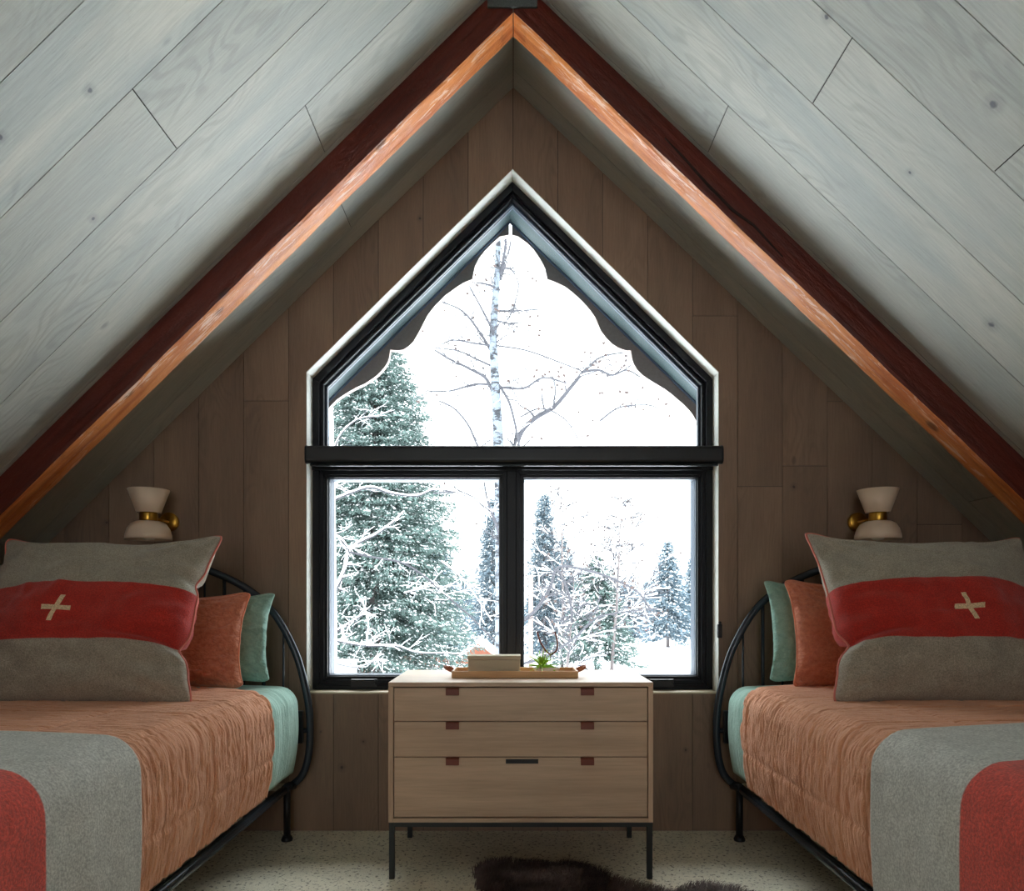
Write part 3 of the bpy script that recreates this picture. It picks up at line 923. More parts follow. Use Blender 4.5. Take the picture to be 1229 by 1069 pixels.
# ------------------------------------------------------------------ dresser
dx0, dx1, dy0, dy1 = -.4455, .499, 2.45, 2.90
zt, zbm = .703, .203
dr = empty('dresser', ((dx0 + dx1) / 2, (dy0 + dy1) / 2, 0), 'pale maple three-drawer dresser on dark metal legs below the window', 'dresser')
MB().box(dx0, dx1, dy0, dy1, zt - .016, zt).build('top', M_maple, dr, bevel=.0015)
for a_ in (dx0, dx1 - .018):
    MB().box(a_, a_ + .018, dy0, dy1, zbm, zt - .0162).build('side_panel', M_mapleV, dr, bevel=.001)
MB().box(dx0 + .018, dx1 - .018, dy0, dy1, zbm, zbm + .015).build('bottom_panel', M_maple, dr, bevel=.001)
MB().box(dx0 + .018, dx1 - .018, dy1 - .01, dy1, zbm + .015, zt - .0162).build('back_panel', M_maple, dr)
zz = [.684, .563, .436, .221]
for i in range(3):
    hi, lo = zz[i] - .0015, zz[i + 1] + .0015
    d = MB().box(dx0 + .0205, dx1 - .0205, dy0 + .0035, dy1 - .03, lo, hi).build('drawer', M_maple, dr, bevel=.001)
    for c in (543, 705):
        X = (c - U0) * 2.44 / F
        ht = .0235
        tb = MB(); prof = [(dy0 + .006, hi + .001), (dy0 - .010, hi + .0012), (dy0 - .0155, hi - .002), (dy0 - .0165, hi - ht), (dy0 - .0125, hi - ht - .001), (dy0 - .011, hi - .004), (dy0 + .006, hi - .002)]
        vs = []
        for XX in (X - .0235, X + .0235): vs += [(XX, y, z) for y, z in prof]
        N = len(prof)
        tb.add(vs, [tuple(range(N)), tuple(range(2 * N - 1, N - 1, -1))] + [(k, (k + 1) % N, (k + 1) % N + N, k + N) for k in range(N)])
        tb.build('leather_pull', M_leather, d, bevel=.0012)
    if i == 2:
        a_ = W(607, 911, dy0); b_ = W(646, 916, dy0)
        MB().box(a_.x, b_.x, dy0 - .004, dy0 + .006, b_.z, a_.z).build('metal_plate', M_blackm, d, bevel=.001)
fr = MB()
t_ = .019
fr.box(dx0 + .002, dx1 - .002, dy0 + .002, dy0 + .002 + t_, zbm - .016, zbm - .0005)
fr.box(dx0 + .002, dx1 - .002, dy1 - t_, dy1, zbm - .016, zbm - .0005)
fr.box(dx0 + .002, dx0 + .002 + t_, dy0, dy1, zbm - .016, zbm - .0005)
fr.box(dx1 - .002 - t_, dx1 - .002, dy0, dy1, zbm - .016, zbm - .0005)
fr.build('base_frame', M_steel, dr)
for X in (dx0 + .002, dx1 - .002 - t_):
    for Y in (dy0 + .002, dy1 - t_):
        MB().box(X, X + t_, Y, Y + t_, 0, zbm - .016).build('leg', M_steel, dr, bevel=.001)

# tray and contents
ty0, ty1 = 2.58, 2.745
tx0, tx1 = (542 - U0) * 2.58 / F, (694 - U0) * 2.58 / F
tz = zt + .0006
tr = empty('serving_tray', ((tx0 + tx1) / 2, (ty0 + ty1) / 2, tz), 'narrow light wood tray with leather loop handles on the dresser', 'tray')
MB().box(tx0 + .006, tx1 - .006, ty0 + .006, ty1 - .006, tz, tz + .006).build('base', M_tray, tr)
rm = MB()
rm.box(tx0, tx1, ty0, ty0 + .008, tz, tz + .026); rm.box(tx0, tx1, ty1 - .008, ty1, tz, tz + .026)
rm.box(tx0, tx0 + .008, ty0 + .008, ty1 - .008, tz, tz + .026); rm.box(tx1 - .008, tx1, ty0 + .008, ty1 - .008, tz, tz + .026)
rm.build('rim', M_tray, tr, bevel=.0015)
for sgn, X in ((-1, tx0), (1, tx1)):
    pts = []
    for k in range(13):
        t = math.pi * k / 12
        pts.append((X + sgn * (.002 + .034 * math.sin(t)), 2.6625 - .035 * math.cos(t), tz + .022 + .014 * math.sin(t) ** 1.0))
    h = MB()
    vs = []
    for p in pts:
        vs += [(p[0], p[1], p[2] - .006), (p[0], p[1], p[2] + .006), (p[0] + sgn * .003, p[1], p[2] + .006), (p[0] + sgn * .003, p[1], p[2] - .006)]
    fs = [(i * 4 + k, i * 4 + (k + 1) % 4, (i + 1) * 4 + (k + 1) % 4, (i + 1) * 4 + k) for i in range(12) for k in range(4)] + [(0, 1, 2, 3), (48, 51, 50, 49)]
    h.add(vs, fs); h.build('handle', simple('tan_leather_loop', (170, 104, 74), .5), tr, bevel=.001)
bz = tz + .0065
bx0, bx1 = (561 - U0) * 2.625 / F, (625 - U0) * 2.625 / F
bx = empty('keepsake_box', ((bx0 + bx1) / 2, 2.665, bz), 'cream lidded box on the left half of the tray', 'box')
MB().box(bx0 + .002, bx1 - .002, 2.627, 2.703, bz, bz + .058).build('body', M_box, bx, bevel=.002)
MB().box(bx0, bx1, 2.625, 2.705, bz + .0585, bz + .074).build('lid', M_box, bx, bevel=.002)
px = (656 - U0) * 2.655 / F
dish = empty('ceramic_dish', (px, 2.66, bz), 'shallow white oval dish on the right half of the tray', 'dish')
S = Matrix.Diagonal((1.55, .95, 1))
MB().lathe([(0, 0), (.024, 0), (.032, .018), (.033, .027), (.030, .027), (.028, .012), (0, .008)], (px, 2.66, bz), 40, M=S).build('bowl', M_dish, dish, smooth=True)
pc = Vector(((650 - U0) * 2.655 / F, 2.66, bz + .030))
ap = empty('air_plant', (pc.x, pc.y, bz + .009), 'small spiky bright green air plant in the white dish', 'plant')
rp = random.Random(3)
lf = MB()
for k in range(30):
    az = k * 2.399 + rp.uniform(-.2, .2); el = rp.uniform(.1, 1.45) if k > 6 else rp.uniform(-.1, .3)
    Lg = rp.uniform(.058, .092); cur = rp.uniform(.2, .8)
    d = Vector((math.cos(az) * math.cos(el), math.sin(az) * math.cos(el), math.sin(el)))
    pts = []; 
    for q in range(7):
        t = q / 6; pts.append(pc + d * Lg * t + Vector((0, 0, -Lg * cur * .45 * t * t)))
    lf.tube(pts, [.0042 * (1 - q / 6) ** .8 + .0003 for q in range(7)], 5)
lf.lathe([(0, -.02), (.008, -.018), (.010, -.005), (.007, .006), (0, .01)], pc, 12)
lf.build('foliage', M_leaf, ap, smooth=True)
# bronze wire hoop behind the plant
p1, p2, p3, p4 = W(645, 759, 2.70), W(653, 778, 2.70), W(660, 800, 2.70), W(668, 778, 2.70)
wy = 2.70
wpts = [W(645, 758, wy), W(648, 769, wy), W(654, 779, wy), W(661, 785, wy), W(668, 780, wy), W(669, 770, wy), W(666, 758, wy)]
wh = empty('wire_stand', (W(658, 800, wy).x, wy, bz), 'thin bronze wire loop standing on the tray behind the air plant', 'stand')
MB().tube(smooth_path(wpts), .0035, 8).build('loop', M_copper, wh, smooth=True)
MB().tube([W(645, 758, wy), W(666, 758, wy)], .0014, 6).build('crossbar', M_copper, wh, smooth=True)
MB().tube([W(661, 785, wy), Vector((W(661, 0, wy).x, wy, bz + .003))], .0022, 6).build('stem', M_copper, wh, smooth=True)
MB().lathe([(0, 0), (.014, 0), (.014, .003), (0, .004)], (W(661, 0, wy).x, wy, bz), 16).build('base', M_copper, wh, smooth=True)

# ------------------------------------------------------------------ sheepskin rug
def rug_r(th):
    return 1 + .10 * math.sin(3 * th + .6) + .08 * math.sin(5 * th + 2.0) + .03 * math.sin(11 * th)
rug = empty('sheepskin_rug', (.30, 2.10, 0), 'dark brown shaggy sheepskin rug on the carpet in front of the dresser', 'rug')
lobes = [(.03, 2.43, .19, .15), (.20, 2.36, .16, .21), (.22, 2.20, .33, .22), (.66, 2.24, .15, .11), (.18, 2.02, .38, .30)]
def inrug(x, y):
    return max(1 - math.sqrt(((x - cx) / (a * rug_r(math.atan2(y - cy, x - cx)))) ** 2 + ((y - cy) / b) ** 2) for cx, cy, a, b in lobes)
hide = MB(); gx = 90; gy = 90; idn = {}
for j in range(gy):
    for i in range(gx):
        x = -.35 + 1.25 * i / (gx - 1); y = 1.68 + 1.06 * j / (gy - 1)
        if inrug(x, y) > 0:
            idn[(i, j)] = len(hide.v); hide.v.append((x, y, .003 + .020 * min(1, inrug(x, y) * 5)))
for (i, j) in list(idn):
    ks = [(i, j), (i + 1, j), (i + 1, j + 1), (i, j + 1)]
    if all(k in idn for k in ks): hide.f.append(tuple(idn[k] for k in ks))
hide.build('hide', M_fur, rug, smooth=True)
fur = MB(); rf = random.Random(8); cnt = 0
while cnt < 26000:
    x = rf.uniform(-.35, .9); y = rf.uniform(1.68, 2.74); d = inrug(x, y)
    if d <= 0.01: continue
    cnt += 1
    c = noise.noise(Vector((x * 9, y * 9, 1))) * 3.0 + rf.uniform(-.8, .8)
    Lh = rf.uniform(.020, .038)
    dx_, dy_ = math.cos(c) * .55, math.sin(c) * .55
    b0 = Vector((x, y, .005 + .018 * min(1, d * 5)))
    tip = b0 + Vector((dx_ * Lh, dy_ * Lh, Lh * .8)); midp = b0 + Vector((dx_ * Lh * .3, dy_ * Lh * .3, Lh * .55))
    wv = Vector((-dy_, dx_, 0)).normalized() * .0011
    n0 = len(fur.v)
    fur.v += [tuple(b0 - wv), tuple(b0 + wv), tuple(midp + wv * .8), tuple(midp - wv * .8), tuple(tip)]
    fur.f += [(n0, n0 + 1, n0 + 2, n0 + 3), (n0 + 3, n0 + 2, n0 + 4)]
tag(fur.build('pile', M_fur, rug, fix=False), kind='stuff')

# ------------------------------------------------------------------ outdoors
GZ = -2.5
M_bark = simple('grey_brown_bark', (100, 92, 92), .9, var=.25, bscale=20)
M_twig = simple('dark_twig_bark', (58, 58, 64), .9)
def birch_mat():
    m = NM('pale_birch_bark', rough=.85)
    p = m.obj()
    n = m.noise(m.scale(p, (3, 3, 7)), 1.6, 4, .65, .4)
    m.color(m.mix(m.mr(n, .47, .6), lin(98, 106, 116), lin(30, 32, 38)))
    return m.m
M_birch = birch_mat()
M_needle = simple('blue_green_needles', (74, 92, 88), .85, var=.3, bscale=3)
M_needle2 = simple('blue_grey_needles', (78, 94, 104), .85, var=.3, bscale=3)
M_deadleaf = simple('dry_brown_leaf', (70, 58, 56), .9)

gx_, gy_ = 70, 70
gb = MB(); idn = {}
for j in range(gy_):
    for i in range(gx_):
        x = -90 + 190 * i / (gx_ - 1); y = -60 + 235 * (j / (gy_ - 1))
        gb.v.append((x, y, GZ + noise.noise(Vector((x * .06, y * .06, 0))) * .35 * min(1, abs(y) / 25)))
for j in range(gy_ - 1):
    for i in range(gx_ - 1):
        a = j * gx_ + i; gb.f.append((a, a + 1, a + gx_ + 1, a + gx_))
gnd = gb.build('snow_ground', M_snow, base=(0, 3.3, GZ), smooth=True)
tag(gnd, 'snow covered ground outside the window', kind='structure')
gnd.location.z = GZ
hw_ = MB().box(-XW - .2, XW + .2, YB - .2, D + .179, GZ - .6, -.13)
tag(hw_.build('wall_outside', M_barge), kind='structure')

# eave: soffit and scalloped bargeboards
YE = 3.80
zs_ap = H + (V0 - 266) * YE / F
eave = empty('roof_overhang', (0, YE, zs_ap), kind='structure', label='teal soffit boards of the roof overhang above the window')
for sd in (-1, 1):
    mb = MB()
    x1 = sd * 2.6
    zc = lambda x: zs_ap - .98 * abs(x)
    xo = -.018
    vs = [(xo, D + .185, zs_ap), (xo, YE, zs_ap), (x1, YE, zc(x1)), (x1, D + .185, zc(x1)),
          (xo, D + .185, zs_ap + .12), (xo, YE, zs_ap + .12), (x1, YE, zc(x1) + .12), (x1, D + .185, zc(x1) + .12)]
    mb.add(vs, [(0, 1, 2, 3), (7, 6, 5, 4), (0, 4, 5, 1), (1, 5, 6, 2), (2, 6, 7, 3), (3, 7, 4, 0)])
    mb.build('soffit', M_soffit, eave)
    # thin bead where soffit meets bargeboard
    e = MB(); e.tube([(xo, YE - .006, zs_ap - .004), (x1, YE - .006, zc(x1) - .004)], .007, 6); e.build('edge_bead', M_ext, eave)
LP = [(611, 284), (600, 286), (591, 294), (582, 303), (575, 312), (570, 322), (567, 337), (562, 339), (557, 341), (549, 346), (542, 351), (535, 356), (529, 362), (523, 368), (518, 374), (513, 381), (509, 389), (505, 397), (501, 404), (497, 411), (491, 417), (485, 421), (478, 422), (469, 421), (468, 430), (466, 436), (463, 441), (458, 447), (453, 452), (446, 457), (438, 462), (429, 466), (420, 471), (412, 476), (405, 481), (398, 488), (392, 496), (386, 508), (382, 522)]
RP = [(614.5, 284), (622, 286), (633, 294), (640, 301), (645, 308), (650, 316), (654, 324), (657, 337), (663, 339), (670, 342), (678, 346), (686, 352), (694, 359), (701, 366), (708, 374), (713.6, 382), (717, 390), (721, 399), (727, 407), (734, 414), (742, 419), (751, 422), (756.5, 422), (758, 432), (760, 438), (764, 445), (770, 451), (777, 456), (787, 462), (797, 468), (805, 474), (812, 480), (819, 486), (825, 492), (830, 498), (834, 505), (840, 516), (845, 528)]
for P, sd in ((LP, -1), (RP, 1)):
    pts = [W(c, r, YE + .02) for c, r in P]
    poly = [(p.x, p.z) for p in pts]
    x_end = poly[-1][0] + sd * .55
    poly.append((x_end, poly[-1][1] - .5))
    top = [(x_end, zs_ap - .98 * abs(x_end) + .16), (poly[0][0], zs_ap - .98 * abs(poly[0][0]) + .16)]
    # strip quads between scallop edge and the top line to keep faces convex
    mb = MB()
    tp = []
    for (x, z) in poly:
        # project perpendicular-ish to the slope onto the top edge
        zt_ = zs_ap + .16 - .98 * abs(x); tp.append((x, zt_) if True else None)
    # monotone in x: build vertical strips
    q = sorted(poly, key=lambda p: abs(p[0]))
    for (xa, za), (xb, zb_) in zip(q[:-1], q[1:]):
        if abs(abs(xb) - abs(xa)) < 1e-4: continue
        mb.prism([(xa, za), (xb, zb_), (xb, zs_ap + .16 - .98 * abs(xb)), (xa, zs_ap + .16 - .98 * abs(xa))], YE, YE + .035)
    bb = mb.build('bargeboard', M_barge, eave)
    md = bb.modifiers.new('weld', 'WELD'); md.merge_threshold = .0006

def tufts(rs, centers, dirs, size, width, k, spread):
    """numpy triangles: k needles per centre. returns verts, faces"""
    n = len(centers); C = np.repeat(centers, k, 0); Dd = np.repeat(dirs, k, 0)
    r = rs.normal(0, spread, (n * k, 3))
    d = Dd + r; d /= np.linalg.norm(d, axis=1)[:, None] + 1e-9
    s = rs.uniform(.6, 1.3, (n * k, 1)) * size
    side = np.cross(d, rs.normal(0, 1, (n * k, 3))); side /= np.linalg.norm(side, axis=1)[:, None] + 1e-9
    base = C + rs.normal(0, size * .35, (n * k, 3))
    w = width * rs.uniform(.7, 1.3, (n * k, 1))
    v = np.stack([base - side * w, base + side * w, base + d * s + side * w * .5, base + d * s - side * w * .5], 1).reshape(-1, 3)
    f = np.arange(n * k * 4).reshape(-1, 4)
    return v, f
def raw_mesh(name, v, f, m, parent, smooth=False):
    o0 = np.array(origin_of(parent)) if parent else np.zeros(3)
    me = bpy.data.meshes.new(name)
    v = (v - o0).astype(np.float32)
    me.vertices.add(len(v)); me.vertices.foreach_set('co', v.ravel())
    ns = f.shape[1]
    me.loops.add(f.size); me.loops.foreach_set('vertex_index', f.ravel().astype(np.int32))
    me.polygons.add(len(f)); me.polygons.foreach_set('loop_start', np.arange(0, f.size, ns, dtype=np.int32)); me.polygons.foreach_set('loop_total', np.full(len(f), ns, dtype=np.int32))
    me.update(calc_edges=True); me.validate()
    me.materials.append(m)
    o = bpy.data.objects.new(name, me); COL.objects.link(o)
    if parent: o.parent = parent
    return o

def conifer(x, y, tip_z, R, seed, label, snow=.5, pw=.75, needle=None, dens=1.0, low=.06, size=None, group=None, tuft=1.0):
    rs = np.random.RandomState(seed)
    Ht = tip_z - GZ
    t = empty('snowy_conifer', (x, y, GZ), label, 'tree', group)
    MB().tube([(x, y, GZ - .2), (x, y, GZ + Ht * .5), (x, y, tip_z)], [Ht * .016 + .02, Ht * .011, .012], 8).build('trunk', M_bark, t, smooth=True)
    pp = F / y                       # px per metre, sets how fine the needles are made
    sz = (size or max(.10, 4.2 / pp)) * tuft
    cs = []; ds = []; sc_ = []; sd_ = []
    nb = int(Ht / (sz * 1.5) * 9 * dens)
    for b in range(nb):
        h = low + (1 - low) * (b / nb) ** .9
        z0 = GZ + Ht * h; r = R * (1 - h) ** pw * rs.uniform(.72, 1.1) + .05
        az = b * 2.399 + rs.uniform(-.4, .4)
        m_ = max(2, int(r / (sz * .55)))
        tt = (np.arange(m_) + rs.uniform(0, 1, m_)) / m_
        tt = .15 + .85 * tt
        drop = -.28 * r * tt ** 1.5 + .10 * r * tt ** 4
        lat = rs.normal(0, 1, m_) * r * .11 * tt
        px_ = x + math.cos(az) * r * tt - math.sin(az) * lat
        py_ = y + math.sin(az) * r * tt + math.cos(az) * lat
        pz_ = z0 + drop + .12 * r
        c = np.stack([px_, py_, pz_], 1)
        d = np.tile([math.cos(az), math.sin(az), -.25], (m_, 1))
        cs.append(c); ds.append(d)
        sel = rs.uniform(0, 1, m_) < snow * (.6 + .8 * tt)
        sc_.append(c[sel] + [0, 0, sz * .28]); sd_.append(d[sel])
    cs = np.concatenate(cs); ds = np.concatenate(ds); sc_ = np.concatenate(sc_); sd_ = np.concatenate(sd_)
    v, f = tufts(rs, cs, ds, sz, sz * .15, 6, .55)
    tag(raw_mesh('needles', v, f, needle or M_needle, t), kind='stuff')
    # snow pads: flattened little domes lying on the branches
    n = len(sc_)
    a = rs.uniform(.35, 1.0, (n, 1)) * sz; el = rs.uniform(.8, 1.7, (n, 1))
    hd = sd_.copy(); hd[:, 2] = 0; hd /= np.linalg.norm(hd, axis=1)[:, None] + 1e-9
    sdv = np.stack([-hd[:, 1], hd[:, 0], np.zeros(n)], 1)
    ringv = []
    for k in range(6):
        th = 2 * math.pi * k / 6
        ringv.append(sc_ + hd * a * el * .5 * math.cos(th) + sdv * a * .38 * math.sin(th) + np.stack([np.zeros(n), np.zeros(n), -math.cos(th) * a[:, 0] * .2], 1) + rs.normal(0, 1, (n, 3)) * a * .06)
    topv = sc_ + np.concatenate([np.zeros((n, 2)), a * .32], 1)
    botv = sc_ - np.concatenate([np.zeros((n, 2)), a * .10], 1)
    V = np.stack(ringv + [topv, botv], 1).reshape(-1, 3)
    base = (np.arange(n) * 8)[:, None]
    fs = []
    for k in range(6):
        fs.append(np.concatenate([base + k, base + (k + 1) % 6, base + 6], 1))
        fs.append(np.concatenate([base + (k + 1) % 6, base + k, base + 7], 1))
    so = raw_mesh('snow_pads', V, np.concatenate(fs), M_snow, t)
    tag(so, kind='stuff')
    return t

conifer(-4.85, 24, 10.4, 3.9, 1, 'tall broad snowy conifer filling the left side of the window', snow=.50, pw=.5, dens=1.6)
conifer(-11.6, 26, 9.0, 3.2, 2, 'snowy conifer at the far left edge of the window behind the birch sapling', snow=.5, pw=.6, dens=1.0)
conifer(-1.25, 41, 7.1, 1.8, 3, 'slim blue-grey conifer just left of the central mullion', snow=.35, needle=M_needle2)
conifer(1.72, 38, 6.9, 1.15, 4, 'narrow dark conifer just right of the central mullion', snow=.25, pw=.45, needle=M_needle2)
conifer(3.1, 43, 5.0, 2.3, 5, 'wide conifer behind the bare twiggy trees right of the mullion', snow=.45, needle=M_needle2)
conifer(4.25, 35, 3.3, 2.5, 6, 'bushy snow-laden spruce in the middle of the right pane', snow=.62, pw=.7, tuft=1.25)
conifer(11.7, 52, 5.5, 2.35, 7, 'pointed snowy spruce standing alone in the snow field on the right', snow=.5, needle=M_needle2)
conifer(14.6, 55, 5.2, 2.0, 8, 'snowy spruce cut by the right edge of the right pane', snow=.5, needle=M_needle2)
conifer(10.2, 60, 3.2, 1.9, 9, 'short snowy spruce left of the pointed spruce in the snow field', snow=.5, needle=M_needle2)
conifer(-5.2, 46, 6.0, 2.6, 10, 'snowy conifer deep behind the tall broad conifer', snow=.4, needle=M_needle2)
rt = random.Random(21)
for k in range(24):
    X = -14 + k * 2.1 + rt.uniform(-.6, .6)
    conifer(X, rt.uniform(84, 108), rt.uniform(1.6, 4.4), rt.uniform(1.5, 2.3), 100 + k, 'distant blue-grey conifer in the tree line beyond the snow field', snow=.4, needle=M_needle2, dens=.8, size=.5, group='distant tree line beyond the snow field')

def snow_on(pts, rs, mb, f=1.15, up=.75, seg=5):
    mb.tube([Vector(p) + Vector((0, 0, r * up)) for p, r in zip(pts, rs)], [r * f for r in rs], seg)

def bare_tree(name, label, cx, y, tipz, r0, seed, lean=0, snowf=.5, spread=.45, leaves=0, levels=3, nb=16, mat_=None, start=.25, crown=.35):
    rr = random.Random(seed)
    t = empty(name, (cx, y, GZ), label, 'tree')
    wood = MB(); snow = MB(); tips = []
    Ht = tipz - GZ
    trunk = []
    for i in range(9):
        q = i / 8; trunk.append(Vector((cx + lean * q + rr.uniform(-.04, .04) * Ht * .12, y, GZ + Ht * q)))
    trs = [r0 * (1 - .85 * i / 8) for i in range(9)]
    tr = MB().tube(smooth_path(trunk, 3), [r0 * (1 - .85 * i / 24) for i in range(25)], 8); tr.build('trunk', mat_ or M_bark, t, smooth=True)
    def grow(p, d, L, r, lev):
        pts = [p]; q = p.copy(); dd = d.copy()
        n = 5
        for i in range(n):
            dd = (dd + Vector((rr.uniform(-.22, .22), rr.uniform(-.22, .22), rr.uniform(-.16, .14)))).normalized()
            q = q + dd * L / n; pts.append(q.copy())
        rs_ = [max(r * (1 - .8 * i / n), .018) for i in range(n + 1)]
        wood.tube(pts, rs_, 4, cap=False)
        if rr.random() < snowf: snow_on(pts, rs_, snow, 1.25, 1.0, 4)
        if lev > 0:
            for k in range(5 if lev > 1 else 4):
                i = rr.randint(1, n - 1)
                nd = (dd + Vector((rr.uniform(-1, 1), rr.uniform(-1, 1), rr.uniform(-.5, .8))) * .85).normalized()
                grow(pts[i], nd, L * rr.uniform(.35, .6), rs_[i] * .6, lev - 1)
        tips.append(pts[-1])
    for b in range(nb):
        q = start + (1 - start) * b / nb
        i = min(7, int(q * 8)); p = trunk[i].lerp(trunk[i + 1], q * 8 - i)
        az = b * 2.4 + rr.uniform(-.5, .5)
        d = Vector((math.cos(az), math.sin(az), rr.uniform(.1, .9))).normalized()
        grow(p, d, Ht * crown * (1.1 - q) * rr.uniform(.7, 1.2) + .25, trs[i] * .45, levels - 1)
    tag(wood.build('branches', M_twig if mat_ is None else mat_, t, fix=False), kind='stuff')
    if snow.v: tag(snow.build('snow_on_branches', M_snow, t, fix=False), kind='stuff')
    if leaves:
        lm = MB()
        for k in range(leaves):
            p = rr.choice(tips) + Vector((rr.uniform(-.05, .05), rr.uniform(-.05, .05), -.04))
            a = Vector((rr.uniform(-1, 1), rr.uniform(-1, 1), rr.uniform(-1, 1))).normalized() * .07
            b_ = a.cross(Vector((0, 1, .3))).normalized() * .045
            lm.add([p - a, p - b_, p + a, p + b_], [(0, 1, 2, 3)])
        tag(lm.build('dry_leaves', M_deadleaf, t, fix=False), kind='stuff')
    return t
bare_tree('bare_tree', 'tall thin bare tree between the two conifers right of the mullion', 2.6, 36, 7.6, .09, 31, snowf=.55, leaves=110, nb=24, crown=.26)
bare_tree('bare_tree', 'bare twiggy tree with dry leaves in the middle of the right pane', 4.9, 34, 6.2, .10, 32, lean=.5, snowf=.5, leaves=220, nb=26, crown=.34)
bare_tree('bare_tree', 'small bare tree right of the snow-laden spruce', 5.9, 40, 4.6, .07, 33, snowf=.4, leaves=30, nb=14, crown=.24)
bare_tree('bare_tree', 'dense bare bush low against the mullion in the right pane', 2.3, 30, 2.6, .07, 34, lean=.4, snowf=.35, nb=18, start=.1, crown=.42)
bare_tree('bare_tree', 'thin bare tree near the far snow field fence', 8.2, 62, 3.6, .09, 35, snowf=.3, nb=12, crown=.2)

# the tall birch seen through the upper light
YB1 = 14.0
def curve_branch(wood, snow, pts_px, w0, w1, y, dy=0.0, seg=6, snowy=0.0, n=5):
    P = [W(c, r, y + dy * i / max(1, len(pts_px) - 1)) for i, (c, r) in enumerate(pts_px)]
    P = smooth_path(P, n); k = len(P)
    s_ = y / F / 2
    rs_ = [(w0 + (w1 - w0) * i / (k - 1)) * s_ for i in range(k)]
    wood.tube(P, rs_, seg)
    if snowy: snow_on(P, [r * snowy for r in rs_], snow, 1.0, .9, seg)
    return P, rs_
def twigs(P, rs_, wood, snow, rr, count, L, snowf=.4, lev=1, up=.1, tips=None, y_near=False):
    for k in range(count):
        i = rr.randint(1, len(P) - 2)
        d = (P[i + 1] - P[i - 1]).normalized()
        nd = (d * .6 + Vector((rr.uniform(-1, 1), rr.uniform(-.5, .5), rr.uniform(-.7, .9) + up))).normalized()
        pts = [P[i]]; q = P[i].copy(); LL = L * rr.uniform(.4, 1.2)
        for s in range(5):
            nd = (nd + Vector((rr.uniform(-.3, .3), rr.uniform(-.2, .2), rr.uniform(-.25, .25)))).normalized()
            q = q + nd * LL / 5; pts.append(q.copy())
        r0 = max(rs_[i] * .5, .0035 if y_near else .006); rr_ = [r0 * (1 - .65 * s / 5) for s in range(6)]
        wood.tube(pts, rr_, 4, cap=False)
        if rr.random() < snowf: snow_on(pts, rr_, snow, 1.2, 1.0, 4)
        if tips is not None: tips.append(pts[-1])
        if lev: twigs(pts, rr_, wood, snow, rr, 3, L * .5, snowf, lev - 1, up, tips, y_near)
rr = random.Random(77)
bt = empty('birch_tree', (-.30, YB1, GZ), 'tall mottled birch trunk rising behind the central mullion into the arched light', 'tree')
tr = MB()
tp = [W(c, r, YB1) for c, r in [(602, 930), (602, 760), (601, 640), (598, 530), (594, 450), (592, 400), (596, 340), (598, 290), (600, 220), (602, 140)]]
tw = [17, 15.5, 14, 12.5, 10.5, 9.5, 8, 6.5, 5, 3]
tps = smooth_path(tp, 5); kk = len(tps)
tr.tube(tps, [np.interp(i / 5, range(len(tw)), tw) * YB1 / F / 2 for i in range(kk)], 12)
tr.build('trunk', M_birch, bt, smooth=True)
wood = MB(); snow = MB(); tips = []
BR = [([(600, 335), (606, 318), (611, 300), (613, 289)], 3.2, 1.2), ([(600, 330), (606, 300), (607, 262), (606, 220)], 3, 1.2),
      ([(594, 415), (590, 395), (579, 372), (563, 343)], 3.2, 1), ([(593, 428), (578, 402), (556, 374), (530, 362)], 2.8, 1),
      ([(592, 415), (570, 412), (545, 408), (530, 413)], 1.8, .7), ([(592, 440), (570, 430), (550, 421), (520, 417)], 2.0, .7),
      ([(594, 480), (584, 455), (565, 443), (538, 430), (522, 420)], 3.2, 1.2), ([(594, 462), (570, 461), (540, 469), (510, 469)], 2.2, .9),
      ([(592, 560), (575, 538), (562, 510), (545, 490), (527, 481)], 2.6, 1), ([(600, 348), (584, 341), (566, 339)], 2.0, .8),
      ([(597, 373), (620, 373), (647, 371)], 1.8, .8), ([(597, 385), (612, 388), (628, 386)], 1.5, .6),
      ([(598, 464), (628, 466), (652, 453), (680, 460)], 2.2, 1), ([(599, 462), (612, 485), (622, 528), (626, 560)], 2.4, 1.2),
      ([(601, 620), (612, 570), (624, 522), (642, 502), (665, 488), (684, 466), (700, 446)], 5.5, 3.0), ([(700, 446), (722, 428), (757, 422)], 2.2, 1),
      ([(700, 446), (718, 444), (735, 450), (752, 444), (768, 452)], 2.4, 1), ([(598, 415), (630, 420), (665, 432), (700, 446)], 1.2, .8),
      ([(720, 505), (737, 492), (752, 487), (778, 486), (790, 490)], 1.4, .8), ([(600, 640), (588, 615), (566, 596), (545, 590), (520, 592)], 3.2, 1.0),
      ([(602, 660), (596, 630), (585, 600), (580, 570)], 2.4, 1.2), ([(625, 500), (650, 490), (680, 505), (700, 540)], 1.2, .6),
      ([(603, 760), (640, 735), (660, 705), (668, 682), (690, 681), (730, 692), (765, 710), (778, 728)], 3.6, 1.2),
      ([(603, 800), (650, 790), (690, 765), (715, 742), (745, 735), (790, 730)], 2.6, 1.2), ([(668, 682), (680, 705), (686, 740), (676, 765)], 2.6, 1.5),
      ([(605, 390), (616, 370), (622, 340), (612, 320)], 1.0, .5)]
for i, (pts, w0, w1) in enumerate(BR):
    P, rs_ = curve_branch(wood, snow, pts, w0 * 1.25 + .5, w1 * 1.3 + .4, YB1, dy=rr.uniform(-.8, .8) if w0 < 5 else .3, snowy=.35)
    twigs(P, rs_, wood, snow, rr, 10 if i < 22 else 16, .55, .12, 1, .1, tips)
tag(wood.build('branches', M_twig, bt, fix=False), kind='stuff')
tag(snow.build('snow_on_branches', M_snow, bt, fix=False), kind='stuff')
lm = MB()
